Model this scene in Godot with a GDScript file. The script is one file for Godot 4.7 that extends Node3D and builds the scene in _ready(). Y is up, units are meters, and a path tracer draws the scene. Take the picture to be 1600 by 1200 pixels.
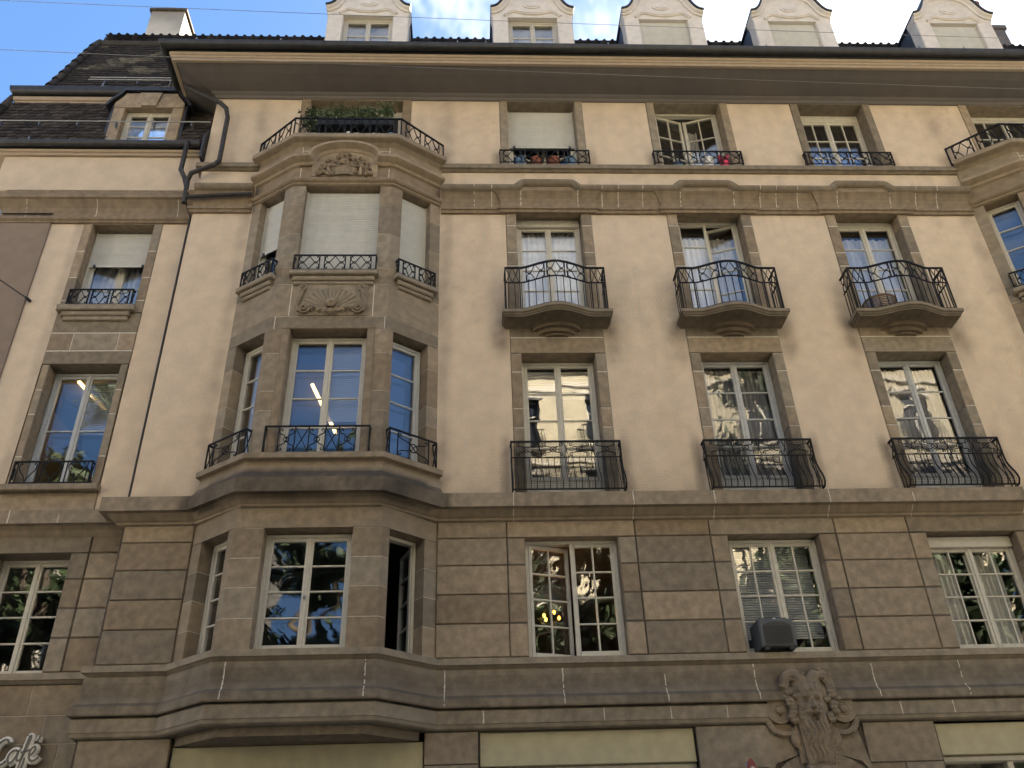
extends Node3D

var rng := RandomNumberGenerator.new()
var noise := FastNoiseLite.new()
var streak := FastNoiseLite.new()
var M := {}
var names := {}

const CX := [1.445, 4.39, 7.335]     # axes of the three window columns
const ORIEL := [-2.2, 11.09]         # axes of the two bay oriels
const RIGHT_END := 16.5
const LEFT_END := -4.93


class Mb:
	var v := PackedVector3Array()
	var n := PackedVector3Array()
	var c := PackedColorArray()
	var xf := Transform3D()
	var col := Color(1, 1, 1)
	var stain

	func put(p: Vector3, nn: Vector3) -> void:
		var w := xf * p
		var wn := (xf.basis * nn).normalized()
		v.push_back(w)
		n.push_back(wn)
		if stain != null:
			c.push_back(col * stain.call(w, wn))
		else:
			c.push_back(col)

	func tri(a: Vector3, b: Vector3, d: Vector3) -> void:
		var nn := (b - a).cross(d - a)
		if nn.length_squared() < 1e-16:
			return
		nn = nn.normalized()
		put(a, nn); put(d, nn); put(b, nn)

	func quad(a: Vector3, b: Vector3, d: Vector3, e: Vector3) -> void:
		var nn := (d - a).cross(e - b)
		if nn.length_squared() < 1e-16:
			return
		nn = nn.normalized()
		put(a, nn); put(d, nn); put(b, nn)
		put(a, nn); put(e, nn); put(d, nn)

	func box(x0: float, y0: float, z0: float, x1: float, y1: float, z1: float, bev := 0.0) -> void:
		var b := bev
		var zi := z1 - b
		var A := [Vector3(x0, y0, z0), Vector3(x1, y0, z0), Vector3(x1, y1, z0), Vector3(x0, y1, z0)]
		var B := [Vector3(x0, y0, zi), Vector3(x1, y0, zi), Vector3(x1, y1, zi), Vector3(x0, y1, zi)]
		quad(A[1], A[0], A[3], A[2])
		for i in 4:
			var j := (i + 1) % 4
			quad(A[i], A[j], B[j], B[i])
		if b > 0.0:
			var F := [Vector3(x0 + b, y0 + b, z1), Vector3(x1 - b, y0 + b, z1), Vector3(x1 - b, y1 - b, z1), Vector3(x0 + b, y1 - b, z1)]
			for i in 4:
				var j := (i + 1) % 4
				quad(B[i], B[j], F[j], F[i])
			quad(F[0], F[1], F[2], F[3])
		else:
			quad(B[0], B[1], B[2], B[3])

	# a front face cut into cells so that stains can vary over it
	func sheet(x0: float, y0: float, x1: float, y1: float, z: float, cell: float) -> void:
		var nx := maxi(1, int(ceil((x1 - x0) / cell)))
		var ny := maxi(1, int(ceil((y1 - y0) / cell)))
		for i in nx:
			for j in ny:
				var a := lerpf(x0, x1, float(i) / nx)
				var b := lerpf(x0, x1, float(i + 1) / nx)
				var d := lerpf(y0, y1, float(j) / ny)
				var e := lerpf(y0, y1, float(j + 1) / ny)
				quad(Vector3(a, d, z), Vector3(b, d, z), Vector3(b, e, z), Vector3(a, e, z))

	func prism(poly: PackedVector2Array, y0: float, y1: float) -> void:
		var p := poly.duplicate()
		if Geometry2D.is_polygon_clockwise(p):
			p.reverse()
		# p runs counter-clockwise in (x, z); seen from above (z towards the viewer) that is clockwise
		var k := p.size()
		for i in k:
			var a := p[i]
			var b := p[(i + 1) % k]
			quad(Vector3(a.x, y1, a.y), Vector3(b.x, y1, b.y), Vector3(b.x, y0, b.y), Vector3(a.x, y0, a.y))
		var t := Geometry2D.triangulate_polygon(p)
		for i in range(0, t.size(), 3):
			var q := [p[t[i]], p[t[i + 1]], p[t[i + 2]]]
			if (q[1] - q[0]).cross(q[2] - q[0]) < 0.0:
				q = [q[0], q[2], q[1]]
			tri(Vector3(q[0].x, y1, q[0].y), Vector3(q[2].x, y1, q[2].y), Vector3(q[1].x, y1, q[1].y))
			tri(Vector3(q[0].x, y0, q[0].y), Vector3(q[1].x, y0, q[1].y), Vector3(q[2].x, y0, q[2].y))

	# polygon in (x, y), from z0 (back) to z1 (front)
	func slab(poly: PackedVector2Array, z0: float, z1: float) -> void:
		var p := poly.duplicate()
		if Geometry2D.is_polygon_clockwise(p):
			p.reverse()
		var k := p.size()
		for i in k:
			var a := p[i]
			var b := p[(i + 1) % k]
			quad(Vector3(a.x, a.y, z0), Vector3(b.x, b.y, z0), Vector3(b.x, b.y, z1), Vector3(a.x, a.y, z1))
		var t := Geometry2D.triangulate_polygon(p)
		for i in range(0, t.size(), 3):
			var q := [p[t[i]], p[t[i + 1]], p[t[i + 2]]]
			if (q[1] - q[0]).cross(q[2] - q[0]) < 0.0:
				q = [q[0], q[2], q[1]]
			tri(Vector3(q[0].x, q[0].y, z1), Vector3(q[1].x, q[1].y, z1), Vector3(q[2].x, q[2].y, z1))
			tri(Vector3(q[0].x, q[0].y, z0), Vector3(q[2].x, q[2].y, z0), Vector3(q[1].x, q[1].y, z0))

	# a moulding: profile points (out, y) from the bottom round the front to the top, run along a plan path (x, z), outward to the left hand seen from above
	func sweep(path: Array, prof: Array, sub := 0.0, caps := true) -> void:
		var pts := []
		var off := []
		var np := path.size()
		var nrm := []
		for i in np - 1:
			var d: Vector2 = (path[i + 1] - path[i]).normalized()
			nrm.push_back(Vector2(-d.y, d.x))
		var mit := []
		for i in np:
			if i == 0:
				mit.push_back(nrm[0])
			elif i == np - 1:
				mit.push_back(nrm[np - 2])
			else:
				var s: Vector2 = nrm[i - 1] + nrm[i]
				mit.push_back(s / maxf(0.3, 0.5 * s.length_squared()))
		for i in np - 1:
			var k := 1
			if sub > 0.0:
				k = maxi(1, int(ceil(path[i].distance_to(path[i + 1]) / sub)))
			for j in k:
				var t := float(j) / k
				pts.push_back(path[i].lerp(path[i + 1], t))
				off.push_back(mit[i].lerp(mit[i + 1], t))
		pts.push_back(path[np - 1])
		off.push_back(mit[np - 1])
		for i in pts.size() - 1:
			for j in prof.size() - 1:
				var a: Vector2 = pts[i] + off[i] * prof[j].x
				var b: Vector2 = pts[i + 1] + off[i + 1] * prof[j].x
				var d: Vector2 = pts[i + 1] + off[i + 1] * prof[j + 1].x
				var e: Vector2 = pts[i] + off[i] * prof[j + 1].x
				quad(Vector3(a.x, prof[j].y, a.y), Vector3(b.x, prof[j].y, b.y), Vector3(d.x, prof[j + 1].y, d.y), Vector3(e.x, prof[j + 1].y, e.y))
		if caps:
			var t := Geometry2D.triangulate_polygon(PackedVector2Array(prof))
			for e in [0, pts.size() - 1]:
				for i in range(0, t.size(), 3):
					var q := []
					for m in 3:
						var o: Vector2 = pts[e] + off[e] * prof[t[i + m]].x
						q.push_back(Vector3(o.x, prof[t[i + m]].y, o.y))
					if e == 0:
						tri(q[0], q[2], q[1])
					else:
						tri(q[0], q[1], q[2])

	# a moulding whose path lies in a plane of constant z: path (x, y), profile (z, v) with v across the path, upwards
	func sweep_xy(path: Array, prof: Array, caps := true) -> void:
		var np := path.size()
		var nrm := []
		for i in np:
			var d := Vector2.ZERO
			if i > 0:
				d += (path[i] - path[i - 1]).normalized()
			if i < np - 1:
				d += (path[i + 1] - path[i]).normalized()
			d = d.normalized()
			nrm.push_back(Vector2(-d.y, d.x))
		for i in np - 1:
			for j in prof.size() - 1:
				var a: Vector2 = path[i] + nrm[i] * prof[j].y
				var b: Vector2 = path[i + 1] + nrm[i + 1] * prof[j].y
				var d: Vector2 = path[i + 1] + nrm[i + 1] * prof[j + 1].y
				var e: Vector2 = path[i] + nrm[i] * prof[j + 1].y
				quad(Vector3(a.x, a.y, prof[j].x), Vector3(b.x, b.y, prof[j].x), Vector3(d.x, d.y, prof[j + 1].x), Vector3(e.x, e.y, prof[j + 1].x))
		if caps:
			var k := prof.size()
			for e in [0, np - 1]:
				for j in range(1, k - 1):
					var q := []
					for m in [0, j, j + 1]:
						var o: Vector2 = path[e] + nrm[e] * prof[m].y
						q.push_back(Vector3(o.x, o.y, prof[m].x))
					if e == 0:
						tri(q[0], q[2], q[1])
					else:
						tri(q[0], q[1], q[2])

	func tube(pts: Array, r: float, sides := 4, r_end := -1.0) -> void:
		var np := pts.size()
		var rings := []
		var up := Vector3(0.31, 0.2, 0.93)
		var last := Vector3.ZERO
		for i in np:
			var d := Vector3.ZERO
			if i > 0:
				d += (pts[i] - pts[i - 1]).normalized()
			if i < np - 1:
				d += (pts[i + 1] - pts[i]).normalized()
			if d.length_squared() < 1e-9:
				d = last
			d = d.normalized()
			last = d
			if i == 0:
				up = Vector3(0, 0, 1) if absf(d.z) < 0.9 else Vector3(0, 1, 0)
			var s := d.cross(up).normalized()
			up = s.cross(d).normalized()
			var rr := r if r_end < 0.0 else lerpf(r, r_end, float(i) / maxi(1, np - 1))
			var ring := []
			for k in sides:
				var a := TAU * (k + 0.5) / sides
				ring.push_back(pts[i] + (s * cos(a) + up * sin(a)) * rr)
			rings.push_back(ring)
		for i in np - 1:
			for k in sides:
				var m := (k + 1) % sides
				quad(rings[i][k], rings[i][m], rings[i + 1][m], rings[i + 1][k])
		for k in range(1, sides - 1):
			tri(rings[0][0], rings[0][k + 1], rings[0][k])
			tri(rings[np - 1][0], rings[np - 1][k], rings[np - 1][k + 1])

	func lathe(prof: Array, at: Vector3, seg := 14) -> void:
		for i in seg:
			var a := TAU * i / seg
			var b := TAU * (i + 1) / seg
			for j in prof.size() - 1:
				var p: Vector2 = prof[j]
				var q: Vector2 = prof[j + 1]
				quad(at + Vector3(sin(a) * p.x, p.y, cos(a) * p.x), at + Vector3(sin(b) * p.x, p.y, cos(b) * p.x), at + Vector3(sin(b) * q.x, q.y, cos(b) * q.x), at + Vector3(sin(a) * q.x, q.y, cos(a) * q.x))

	func ball(at: Vector3, r: Vector3, seg := 8, rings := 5) -> void:
		for i in rings:
			for k in seg:
				var q := []
				for m in [[i, k], [i, k + 1], [i + 1, k + 1], [i + 1, k]]:
					var t: float = -PI / 2 + PI * m[0] / rings
					var a: float = TAU * m[1] / seg
					q.push_back(at + Vector3(cos(t) * sin(a), sin(t), cos(t) * cos(a)) * r)
				quad(q[0], q[1], q[2], q[3])

	# carved relief: z = f(x, y) over a rectangle, smooth
	func relief(x0: float, y0: float, x1: float, y1: float, nx: int, ny: int, f: Callable) -> void:
		var g := []
		for i in nx + 1:
			var row := []
			for j in ny + 1:
				var x := lerpf(x0, x1, float(i) / nx)
				var y := lerpf(y0, y1, float(j) / ny)
				row.push_back(Vector3(x, y, f.call(x, y)))
			g.push_back(row)
		var nn := []
		for i in nx + 1:
			var row := []
			for j in ny + 1:
				var a: Vector3 = g[mini(i + 1, nx)][j] - g[maxi(i - 1, 0)][j]
				var b: Vector3 = g[i][mini(j + 1, ny)] - g[i][maxi(j - 1, 0)]
				row.push_back(a.cross(b).normalized())
			nn.push_back(row)
		for i in nx:
			for j in ny:
				for q in [[0, 0], [1, 1], [1, 0], [0, 0], [0, 1], [1, 1]]:
					put(g[i + q[0]][j + q[1]], nn[i + q[0]][j + q[1]])

	func mesh() -> ArrayMesh:
		var a := []
		a.resize(Mesh.ARRAY_MAX)
		a[Mesh.ARRAY_VERTEX] = v
		a[Mesh.ARRAY_NORMAL] = n
		a[Mesh.ARRAY_COLOR] = c
		var k := PackedInt32Array()
		k.resize(v.size())
		for i in v.size():
			k[i] = i
		a[Mesh.ARRAY_INDEX] = k
		var m := ArrayMesh.new()
		m.add_surface_from_arrays(Mesh.PRIMITIVE_TRIANGLES, a)
		return m


# ---------------------------------------------------------------- naming

func numbered(nm: String, parent: Node) -> String:
	var key := str(parent.get_instance_id()) + nm
	var k: int = names.get(key, 0)
	names[key] = k + 1
	return nm if k == 0 else "%s_%03d" % [nm, k]


func part_mesh(nm: String, mesh: Mesh, mat: Material, parent: Node, xf := Transform3D()) -> MeshInstance3D:
	var o := MeshInstance3D.new()
	o.name = numbered(nm, parent)
	o.mesh = mesh
	o.material_override = mat
	o.transform = xf
	parent.add_child(o, true)
	return o


func part(nm: String, mb: Mb, mat: Material, parent: Node, xf := Transform3D()) -> MeshInstance3D:
	return part_mesh(nm, mb.mesh(), mat, parent, xf)


func holder(nm: String, parent: Node, xf := Transform3D()) -> Node3D:
	var o := Node3D.new()
	o.name = numbered(nm, parent)
	o.transform = xf
	parent.add_child(o, true)
	return o


func tag(o: Node, label: String, category: String, group := "", kind := "") -> void:
	o.set_meta("label", label)
	o.set_meta("category", category)
	if group != "":
		o.set_meta("group", group)
	if kind != "":
		o.set_meta("kind", kind)


func structure(nm: String, mb: Mb, mat: Material, label: String) -> void:
	var o := part(nm, mb, mat, self)
	o.set_meta("kind", "structure")
	o.set_meta("label", label)


# ---------------------------------------------------------------- colour and wear

func stone_stain_and_skylight(p: Vector3, nn: Vector3) -> Color:
	var s := 1.0 + 0.16 * noise.get_noise_3d(p.x * 1.3, p.y * 1.3, p.z * 1.3) + 0.1 * noise.get_noise_3d(p.x * 6.0, p.y * 4.0, p.z * 6.0)
	s += 0.2 * streak.get_noise_2d((p.x + p.z) * 9.0, p.y * 0.8)
	var warm := 0.05 * noise.get_noise_3d(p.x * 0.9 + 40.0, p.y * 0.9, p.z)
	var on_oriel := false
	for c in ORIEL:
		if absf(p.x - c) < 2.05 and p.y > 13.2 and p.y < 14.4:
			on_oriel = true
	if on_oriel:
		s *= 1.12 if nn.y > 0.3 else 1.0  # oriel cap tops: worn stone, paled further as if lit from the sky
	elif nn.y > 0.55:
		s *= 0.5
	if p.z > 0.12 and p.y > 4.0 and p.y < 14.0:
		s += 0.22 * streak.get_noise_2d((p.x + 0.6 * p.z) * 4.5, p.y * 0.25)
	# grey soot band above the shops; all stone below the sill darkened
	if p.y < 4.8 and nn.y < 0.5:
		s *= 0.86 - 0.16 * exp(-pow((p.y - 4.58) / 0.1, 2.0)) + 0.12 * noise.get_noise_3d(p.x * 1.7, p.y * 3.0, 5.0)
	# darker jamb stone behind the rails
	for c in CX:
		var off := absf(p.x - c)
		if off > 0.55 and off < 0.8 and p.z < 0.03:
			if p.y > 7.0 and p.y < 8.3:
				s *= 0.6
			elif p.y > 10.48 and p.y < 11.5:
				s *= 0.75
	# soot under the bow balconies
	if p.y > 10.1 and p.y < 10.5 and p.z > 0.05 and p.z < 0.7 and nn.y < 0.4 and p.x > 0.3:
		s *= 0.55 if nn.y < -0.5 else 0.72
	# black crust left by rain on the weathered string course of the oriel
	for c in ORIEL:
		if absf(p.x - c) < 1.9 and p.z > 0.25 and p.y > 7.05 and p.y < 7.5:
			s *= 0.42 - 0.18 * clampf(noise.get_noise_3d(p.x * 3.0, p.y * 3.0, p.z * 3.0) * 2.0, -1.0, 1.0)
	# runs of soot on the face of the string course under the basket rails
	if p.y > 7.07 and p.y < 7.34 and p.z < 0.4:
		for c in CX:
			if absf(p.x - c) < 0.95:
				s *= 1.0 - 0.5 * clampf(streak.get_noise_2d(p.x * 22.0, 3.0) + 0.1, 0.0, 1.0)
	s = clampf(s, 0.22, 1.5)
	return Color(s * (1.0 + warm), s, s * (1.0 - warm))


func wall_stain(p: Vector3, _n: Vector3) -> Color:
	var s := 1.0 + 0.07 * noise.get_noise_3d(p.x * 0.7, p.y * 0.7, p.z) + 0.03 * noise.get_noise_3d(p.x * 3.0, p.y * 3.0, 7.0)
	s += 0.08 * streak.get_noise_2d(p.x * 7.0, p.y * 0.4)
	for top in [7.0, 14.05, 13.0]:
		var fall: float = top - p.y
		if fall > 0.0 and fall < 1.1:
			s -= 0.13 * clampf(streak.get_noise_2d(p.x * 14.0, top) * 2.0 - 0.1, 0.0, 1.0) * (1.0 - fall / 1.1)
	# hairline cracks and old patches
	var crack := absf(noise.get_noise_3d(p.x * 0.55 + 9.0, p.y * 0.55, 80.0))
	if crack < 0.006 and noise.get_noise_3d(p.x * 0.4, p.y * 0.4, 120.0) > 0.05:
		s -= 0.1
	if noise.get_noise_3d(p.x * 0.9, p.y * 0.6, 150.0) > 0.36:
		s += 0.05
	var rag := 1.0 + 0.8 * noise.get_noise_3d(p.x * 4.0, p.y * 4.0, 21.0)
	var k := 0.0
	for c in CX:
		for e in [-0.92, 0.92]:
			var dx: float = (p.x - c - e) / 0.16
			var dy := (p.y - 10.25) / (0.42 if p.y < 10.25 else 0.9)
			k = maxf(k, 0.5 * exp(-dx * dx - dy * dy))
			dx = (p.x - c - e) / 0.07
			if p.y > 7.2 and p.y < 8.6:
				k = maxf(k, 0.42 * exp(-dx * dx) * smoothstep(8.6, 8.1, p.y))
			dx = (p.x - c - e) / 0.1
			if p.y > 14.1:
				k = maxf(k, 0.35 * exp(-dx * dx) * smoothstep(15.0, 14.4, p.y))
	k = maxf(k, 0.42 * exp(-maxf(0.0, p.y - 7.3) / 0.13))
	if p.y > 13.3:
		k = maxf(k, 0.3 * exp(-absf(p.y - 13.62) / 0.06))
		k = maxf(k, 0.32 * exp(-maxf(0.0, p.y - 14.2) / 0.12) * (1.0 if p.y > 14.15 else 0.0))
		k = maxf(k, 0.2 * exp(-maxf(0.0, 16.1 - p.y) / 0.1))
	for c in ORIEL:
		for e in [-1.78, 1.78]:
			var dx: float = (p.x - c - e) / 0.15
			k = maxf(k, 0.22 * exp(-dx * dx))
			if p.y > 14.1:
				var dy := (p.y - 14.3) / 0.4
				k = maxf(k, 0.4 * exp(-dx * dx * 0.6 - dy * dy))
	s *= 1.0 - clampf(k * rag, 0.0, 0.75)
	var warm := 0.03 * noise.get_noise_3d(p.x * 0.5, p.y * 0.5, 55.0)
	return Color(s * (1.0 + warm), s, s * (1.0 - warm))


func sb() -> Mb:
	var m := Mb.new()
	m.stain = stone_stain_and_skylight
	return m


func speckle(size: int, seed_value: int, low: float, high: float, amp_low: float, amp_high: float, tint := Color(1, 1, 1)) -> ImageTexture:
	var a := FastNoiseLite.new()
	a.seed = seed_value
	a.frequency = low
	a.fractal_octaves = 5
	var b := FastNoiseLite.new()
	b.seed = seed_value + 9
	b.frequency = high
	b.fractal_octaves = 2
	var ia := a.get_seamless_image(size, size)
	var ib := b.get_seamless_image(size, size)
	var da := ia.get_data()
	var db := ib.get_data()
	var out := PackedByteArray()
	out.resize(size * size * 3)
	for i in size * size:
		var s := 0.86 + amp_low * (da[i] / 255.0 - 0.5) + amp_high * (db[i] / 255.0 - 0.5)
		var w := 0.06 * (da[(i * 7 + 1313) % (size * size)] / 255.0 - 0.5)
		out[i * 3] = int(clampf(s * tint.r + w, 0.0, 1.0) * 255.0)
		out[i * 3 + 1] = int(clampf(s * tint.g, 0.0, 1.0) * 255.0)
		out[i * 3 + 2] = int(clampf(s * tint.b - w, 0.0, 1.0) * 255.0)
	return ImageTexture.create_from_image(Image.create_from_data(size, size, false, Image.FORMAT_RGB8, out))


func bumps(size: int, seed_value: int, freq: float, strength: float) -> ImageTexture:
	var a := FastNoiseLite.new()
	a.seed = seed_value
	a.frequency = freq
	a.fractal_octaves = 4
	var im := a.get_seamless_image(size, size)
	im.convert(Image.FORMAT_RGBA8)
	im.bump_map_to_normal_map(strength)
	return ImageTexture.create_from_image(im)


func mk(nm: String, lin: Color, rough: float, tex: Texture2D = null, metres := 2.0, nrm: Texture2D = null, metal := 0.0) -> StandardMaterial3D:
	var m := StandardMaterial3D.new()
	m.resource_name = nm
	m.albedo_color = lin.linear_to_srgb()
	m.roughness = rough
	m.metallic = metal
	m.vertex_color_use_as_albedo = true
	if tex:
		m.albedo_texture = tex
		m.uv1_triplanar = true
		m.uv1_world_triplanar = true
		m.uv1_scale = Vector3.ONE / metres
	if nrm:
		m.normal_enabled = true
		m.normal_texture = nrm
		m.normal_scale = 0.3
	M[nm] = m
	return m


func materials() -> void:
	noise.seed = 4
	noise.frequency = 0.6
	noise.fractal_octaves = 4
	streak.seed = 11
	streak.frequency = 0.5
	streak.fractal_octaves = 3
	var t_stone := speckle(1024, 21, 0.008, 0.14, 0.2, 0.25)
	var t_plaster := speckle(1024, 33, 0.005, 0.22, 0.08, 0.16)
	var t_dark := speckle(512, 5, 0.01, 0.2, 0.6, 0.4)
	var n_stone := bumps(512, 3, 0.09, 3.0)
	var n_plaster := bumps(512, 8, 0.13, 4.0)
	mk("plaster", Color(0.77, 0.618, 0.452), 0.95, t_plaster, 2.3, n_plaster).normal_scale = 0.35
	var base := Color(0.325, 0.258, 0.178)
	for i in 5:
		var k: float = [1.0, 0.85, 1.14, 0.8, 1.06][i]
		var w: float = [0.0, 0.04, 0.02, -0.03, -0.05][i]
		mk("stone%d" % i, Color(base.r * k * (1.0 + w), base.g * k, base.b * k * (1.0 - w)), 0.92, t_stone, 1.5, n_stone)
	mk("mortar", Color(0.7, 0.64, 0.54), 0.95, t_stone, 0.4)
	mk("dark_mortar", Color(0.11, 0.09, 0.07), 0.95, t_stone, 0.8)
	mk("soffit", Color(0.165, 0.145, 0.135), 0.9, t_plaster, 2.0)
	mk("eave_paint", Color(0.46, 0.36, 0.25), 0.7, t_plaster, 1.4)
	mk("dormer_paint", Color(0.86, 0.79, 0.70), 0.7, t_plaster, 1.3)
	mk("window_paint", Color(0.66, 0.62, 0.52), 0.45, t_plaster, 0.7)
	mk("window_grey", Color(0.55, 0.56, 0.55), 0.45, t_plaster, 0.7)
	mk("shutter", Color(0.72, 0.72, 0.69), 0.55, t_plaster, 1.1)
	mk("iron", Color(0.01, 0.0105, 0.012), 0.6, t_dark, 0.6).metallic_specular = 0.3
	mk("gutter", Color(0.022, 0.023, 0.027), 0.5, t_dark, 1.2)
	mk("pipe_metal", Color(0.035, 0.031, 0.028), 0.7, t_dark, 0.8)
	mk("zinc", Color(0.3, 0.31, 0.33), 0.4, t_plaster, 0.8, null, 0.6)
	for i in 4:
		var k: float = [1.0, 0.75, 1.55, 1.2][i]
		mk("tile%d" % i, Color(0.056 * k, 0.047 * k, 0.04 * k), 0.9, t_stone, 0.6).metallic_specular = 0.2
	mk("room", Color(0.1, 0.095, 0.085), 0.9)
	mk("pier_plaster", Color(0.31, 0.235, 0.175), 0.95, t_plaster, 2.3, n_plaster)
	mk("room_floor", Color(0.12, 0.08, 0.05), 0.6)
	mk("curtain", Color(0.64, 0.64, 0.62), 0.9).backlight = Color(0.35, 0.35, 0.35)
	mk("blue_cloth", Color(0.2, 0.32, 0.62), 0.9).backlight = Color(0.2, 0.2, 0.3)
	mk("grey_net", Color(0.2, 0.2, 0.2), 0.9).backlight = Color(0.2, 0.2, 0.2)
	mk("blind", Color(0.46, 0.48, 0.5), 0.6)
	mk("terracotta", Color(0.32, 0.11, 0.06), 0.85, t_plaster, 0.5)
	mk("soil", Color(0.03, 0.02, 0.015), 1.0)
	mk("pink", Color(0.75, 0.06, 0.16), 0.7).backlight = Color(0.3, 0.1, 0.1)
	mk("blue_pot", Color(0.12, 0.22, 0.33), 0.4)
	mk("white_pot", Color(0.75, 0.74, 0.7), 0.5)
	mk("black_plastic", Color(0.018, 0.019, 0.021), 0.5)
	mk("grey_plastic", Color(0.06, 0.065, 0.07), 0.5)
	mk("wicker", Color(0.2, 0.13, 0.08), 0.85, t_dark, 0.3)
	for i in 3:
		var k: float = [1.0, 0.7, 1.4][i]
		mk("leaf%d" % i, Color(0.05 * k, 0.085 * k, 0.03 * k), 0.7).backlight = Color(0.05, 0.09, 0.02)
	mk("plant", Color(0.085, 0.125, 0.06), 0.7).backlight = Color(0.15, 0.22, 0.08)
	mk("bark", Color(0.09, 0.07, 0.05), 0.95, t_dark, 0.6)
	mk("asphalt", Color(0.05, 0.05, 0.052), 0.95, t_plaster, 3.0)
	mk("paving", Color(0.22, 0.21, 0.2), 0.95, t_plaster, 2.0)
	mk("earth", Color(0.16, 0.15, 0.13), 1.0, t_plaster, 6.0)
	mk("white_line", Color(0.75, 0.75, 0.72), 0.8)
	mk("cream", Color(0.5, 0.445, 0.275), 0.7, t_plaster, 1.4)
	mk("sign_white", Color(0.6, 0.58, 0.52), 0.5)
	mk("sign_dark", Color(0.12, 0.11, 0.09), 0.6)
	mk("sign_red", Color(0.22, 0.03, 0.03), 0.4)
	mk("house_cream", Color(0.66, 0.59, 0.43), 0.9, t_plaster, 3.0)
	mk("house_white", Color(0.78, 0.72, 0.6), 0.9, t_plaster, 3.0)
	mk("house_roof", Color(0.11, 0.07, 0.055), 0.85, t_dark, 1.0)
	mk("dark_glass", Color(0.02, 0.025, 0.03), 0.08)
	var g := StandardMaterial3D.new()
	g.resource_name = "glass"
	g.albedo_color = Color(0.02, 0.03, 0.03, 0.02)
	g.transparency = BaseMaterial3D.TRANSPARENCY_ALPHA
	g.roughness = 0.0
	g.metallic_specular = 0.5
	M["glass"] = g
	var e := StandardMaterial3D.new()
	e.resource_name = "bulb"
	e.albedo_color = Color(1, 0.8, 0.5)
	e.emission_enabled = true
	e.emission = Color(1.0, 0.62, 0.25)
	e.emission_energy_multiplier = 1.2
	M["bulb"] = e
	e = StandardMaterial3D.new()
	e.resource_name = "tube_light"
	e.emission_enabled = true
	e.emission = Color(1.0, 0.8, 0.5)
	e.emission_energy_multiplier = 0.7
	M["tube_light"] = e


func stone() -> Material:
	return M["stone%d" % rng.randi_range(0, 4)]


# ---------------------------------------------------------------- stonework

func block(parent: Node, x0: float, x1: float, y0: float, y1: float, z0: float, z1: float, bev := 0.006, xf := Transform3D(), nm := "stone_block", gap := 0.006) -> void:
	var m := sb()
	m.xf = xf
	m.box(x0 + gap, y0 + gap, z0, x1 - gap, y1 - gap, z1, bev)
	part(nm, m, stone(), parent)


func jambs(parent: Node, cx: float, hw: float, ow: float, ys: Array, zf: float, zb: float, xf := Transform3D(), joint := "mortar") -> void:
	for s in [-1, 1]:
		var x0: float = cx - ow if s < 0 else cx + hw
		var x1: float = cx - hw if s < 0 else cx + ow
		for i in ys.size() - 1:
			block(parent, x0, x1, ys[i], ys[i + 1], zb, zf, 0.012, xf, "jamb_stone", 0.005)
		var m := sb()
		m.xf = xf
		m.box(x0 + 0.014, ys[0] + 0.004, zb + 0.02, x1 - 0.008, ys[ys.size() - 1] - 0.004, zf - 0.007)
		part("mortar", m, M[joint], parent)


func wall_with_holes(mb: Mb, x0: float, x1: float, y0: float, y1: float, z: float, holes: Array, cell: float) -> void:
	var xs := [x0, x1]
	var ys := [y0, y1]
	for h in holes:
		for q in [h.position.x, h.end.x]:
			if q > x0 and q < x1:
				xs.push_back(q)
		for q in [h.position.y, h.end.y]:
			if q > y0 and q < y1:
				ys.push_back(q)
	xs.sort()
	ys.sort()
	for i in xs.size() - 1:
		for j in ys.size() - 1:
			if xs[i + 1] - xs[i] < 0.001 or ys[j + 1] - ys[j] < 0.001:
				continue
			var mid := Vector2((xs[i] + xs[i + 1]) / 2, (ys[j] + ys[j + 1]) / 2)
			var inside := false
			for h in holes:
				if h.has_point(mid):
					inside = true
			if not inside:
				mb.sheet(xs[i], ys[j], xs[i + 1], ys[j + 1], z, cell)


func rect(x0: float, x1: float, y0: float, y1: float) -> Rect2:
	return Rect2(x0, y0, x1 - x0, y1 - y0)


func grow(prof: Array, by: float) -> Array:
	var out := []
	for p in prof:
		out.push_back(Vector2(p.x + by, p.y))
	return out


# light mortar joints that cross a moulding at the given places
func joints(parent: Node, prof: Array, xs: Array, z := 0.0) -> void:
	for x in xs:
		var m := Mb.new()
		for i in prof.size() - 1:
			for k in 3:
				if rng.randf() < 0.12:
					continue
				var w := rng.randf_range(0.004, 0.009)
				var dx := rng.randf_range(-0.003, 0.003)
				m.sweep([Vector2(x + dx - w, z), Vector2(x + dx + w, z)], grow([prof[i].lerp(prof[i + 1], k / 3.0), prof[i].lerp(prof[i + 1], (k + 1) / 3.0)], 0.0022), 0.0, false)
		part("mortar_joint", m, M.mortar, parent)


# ---------------------------------------------------------------- windows

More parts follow.
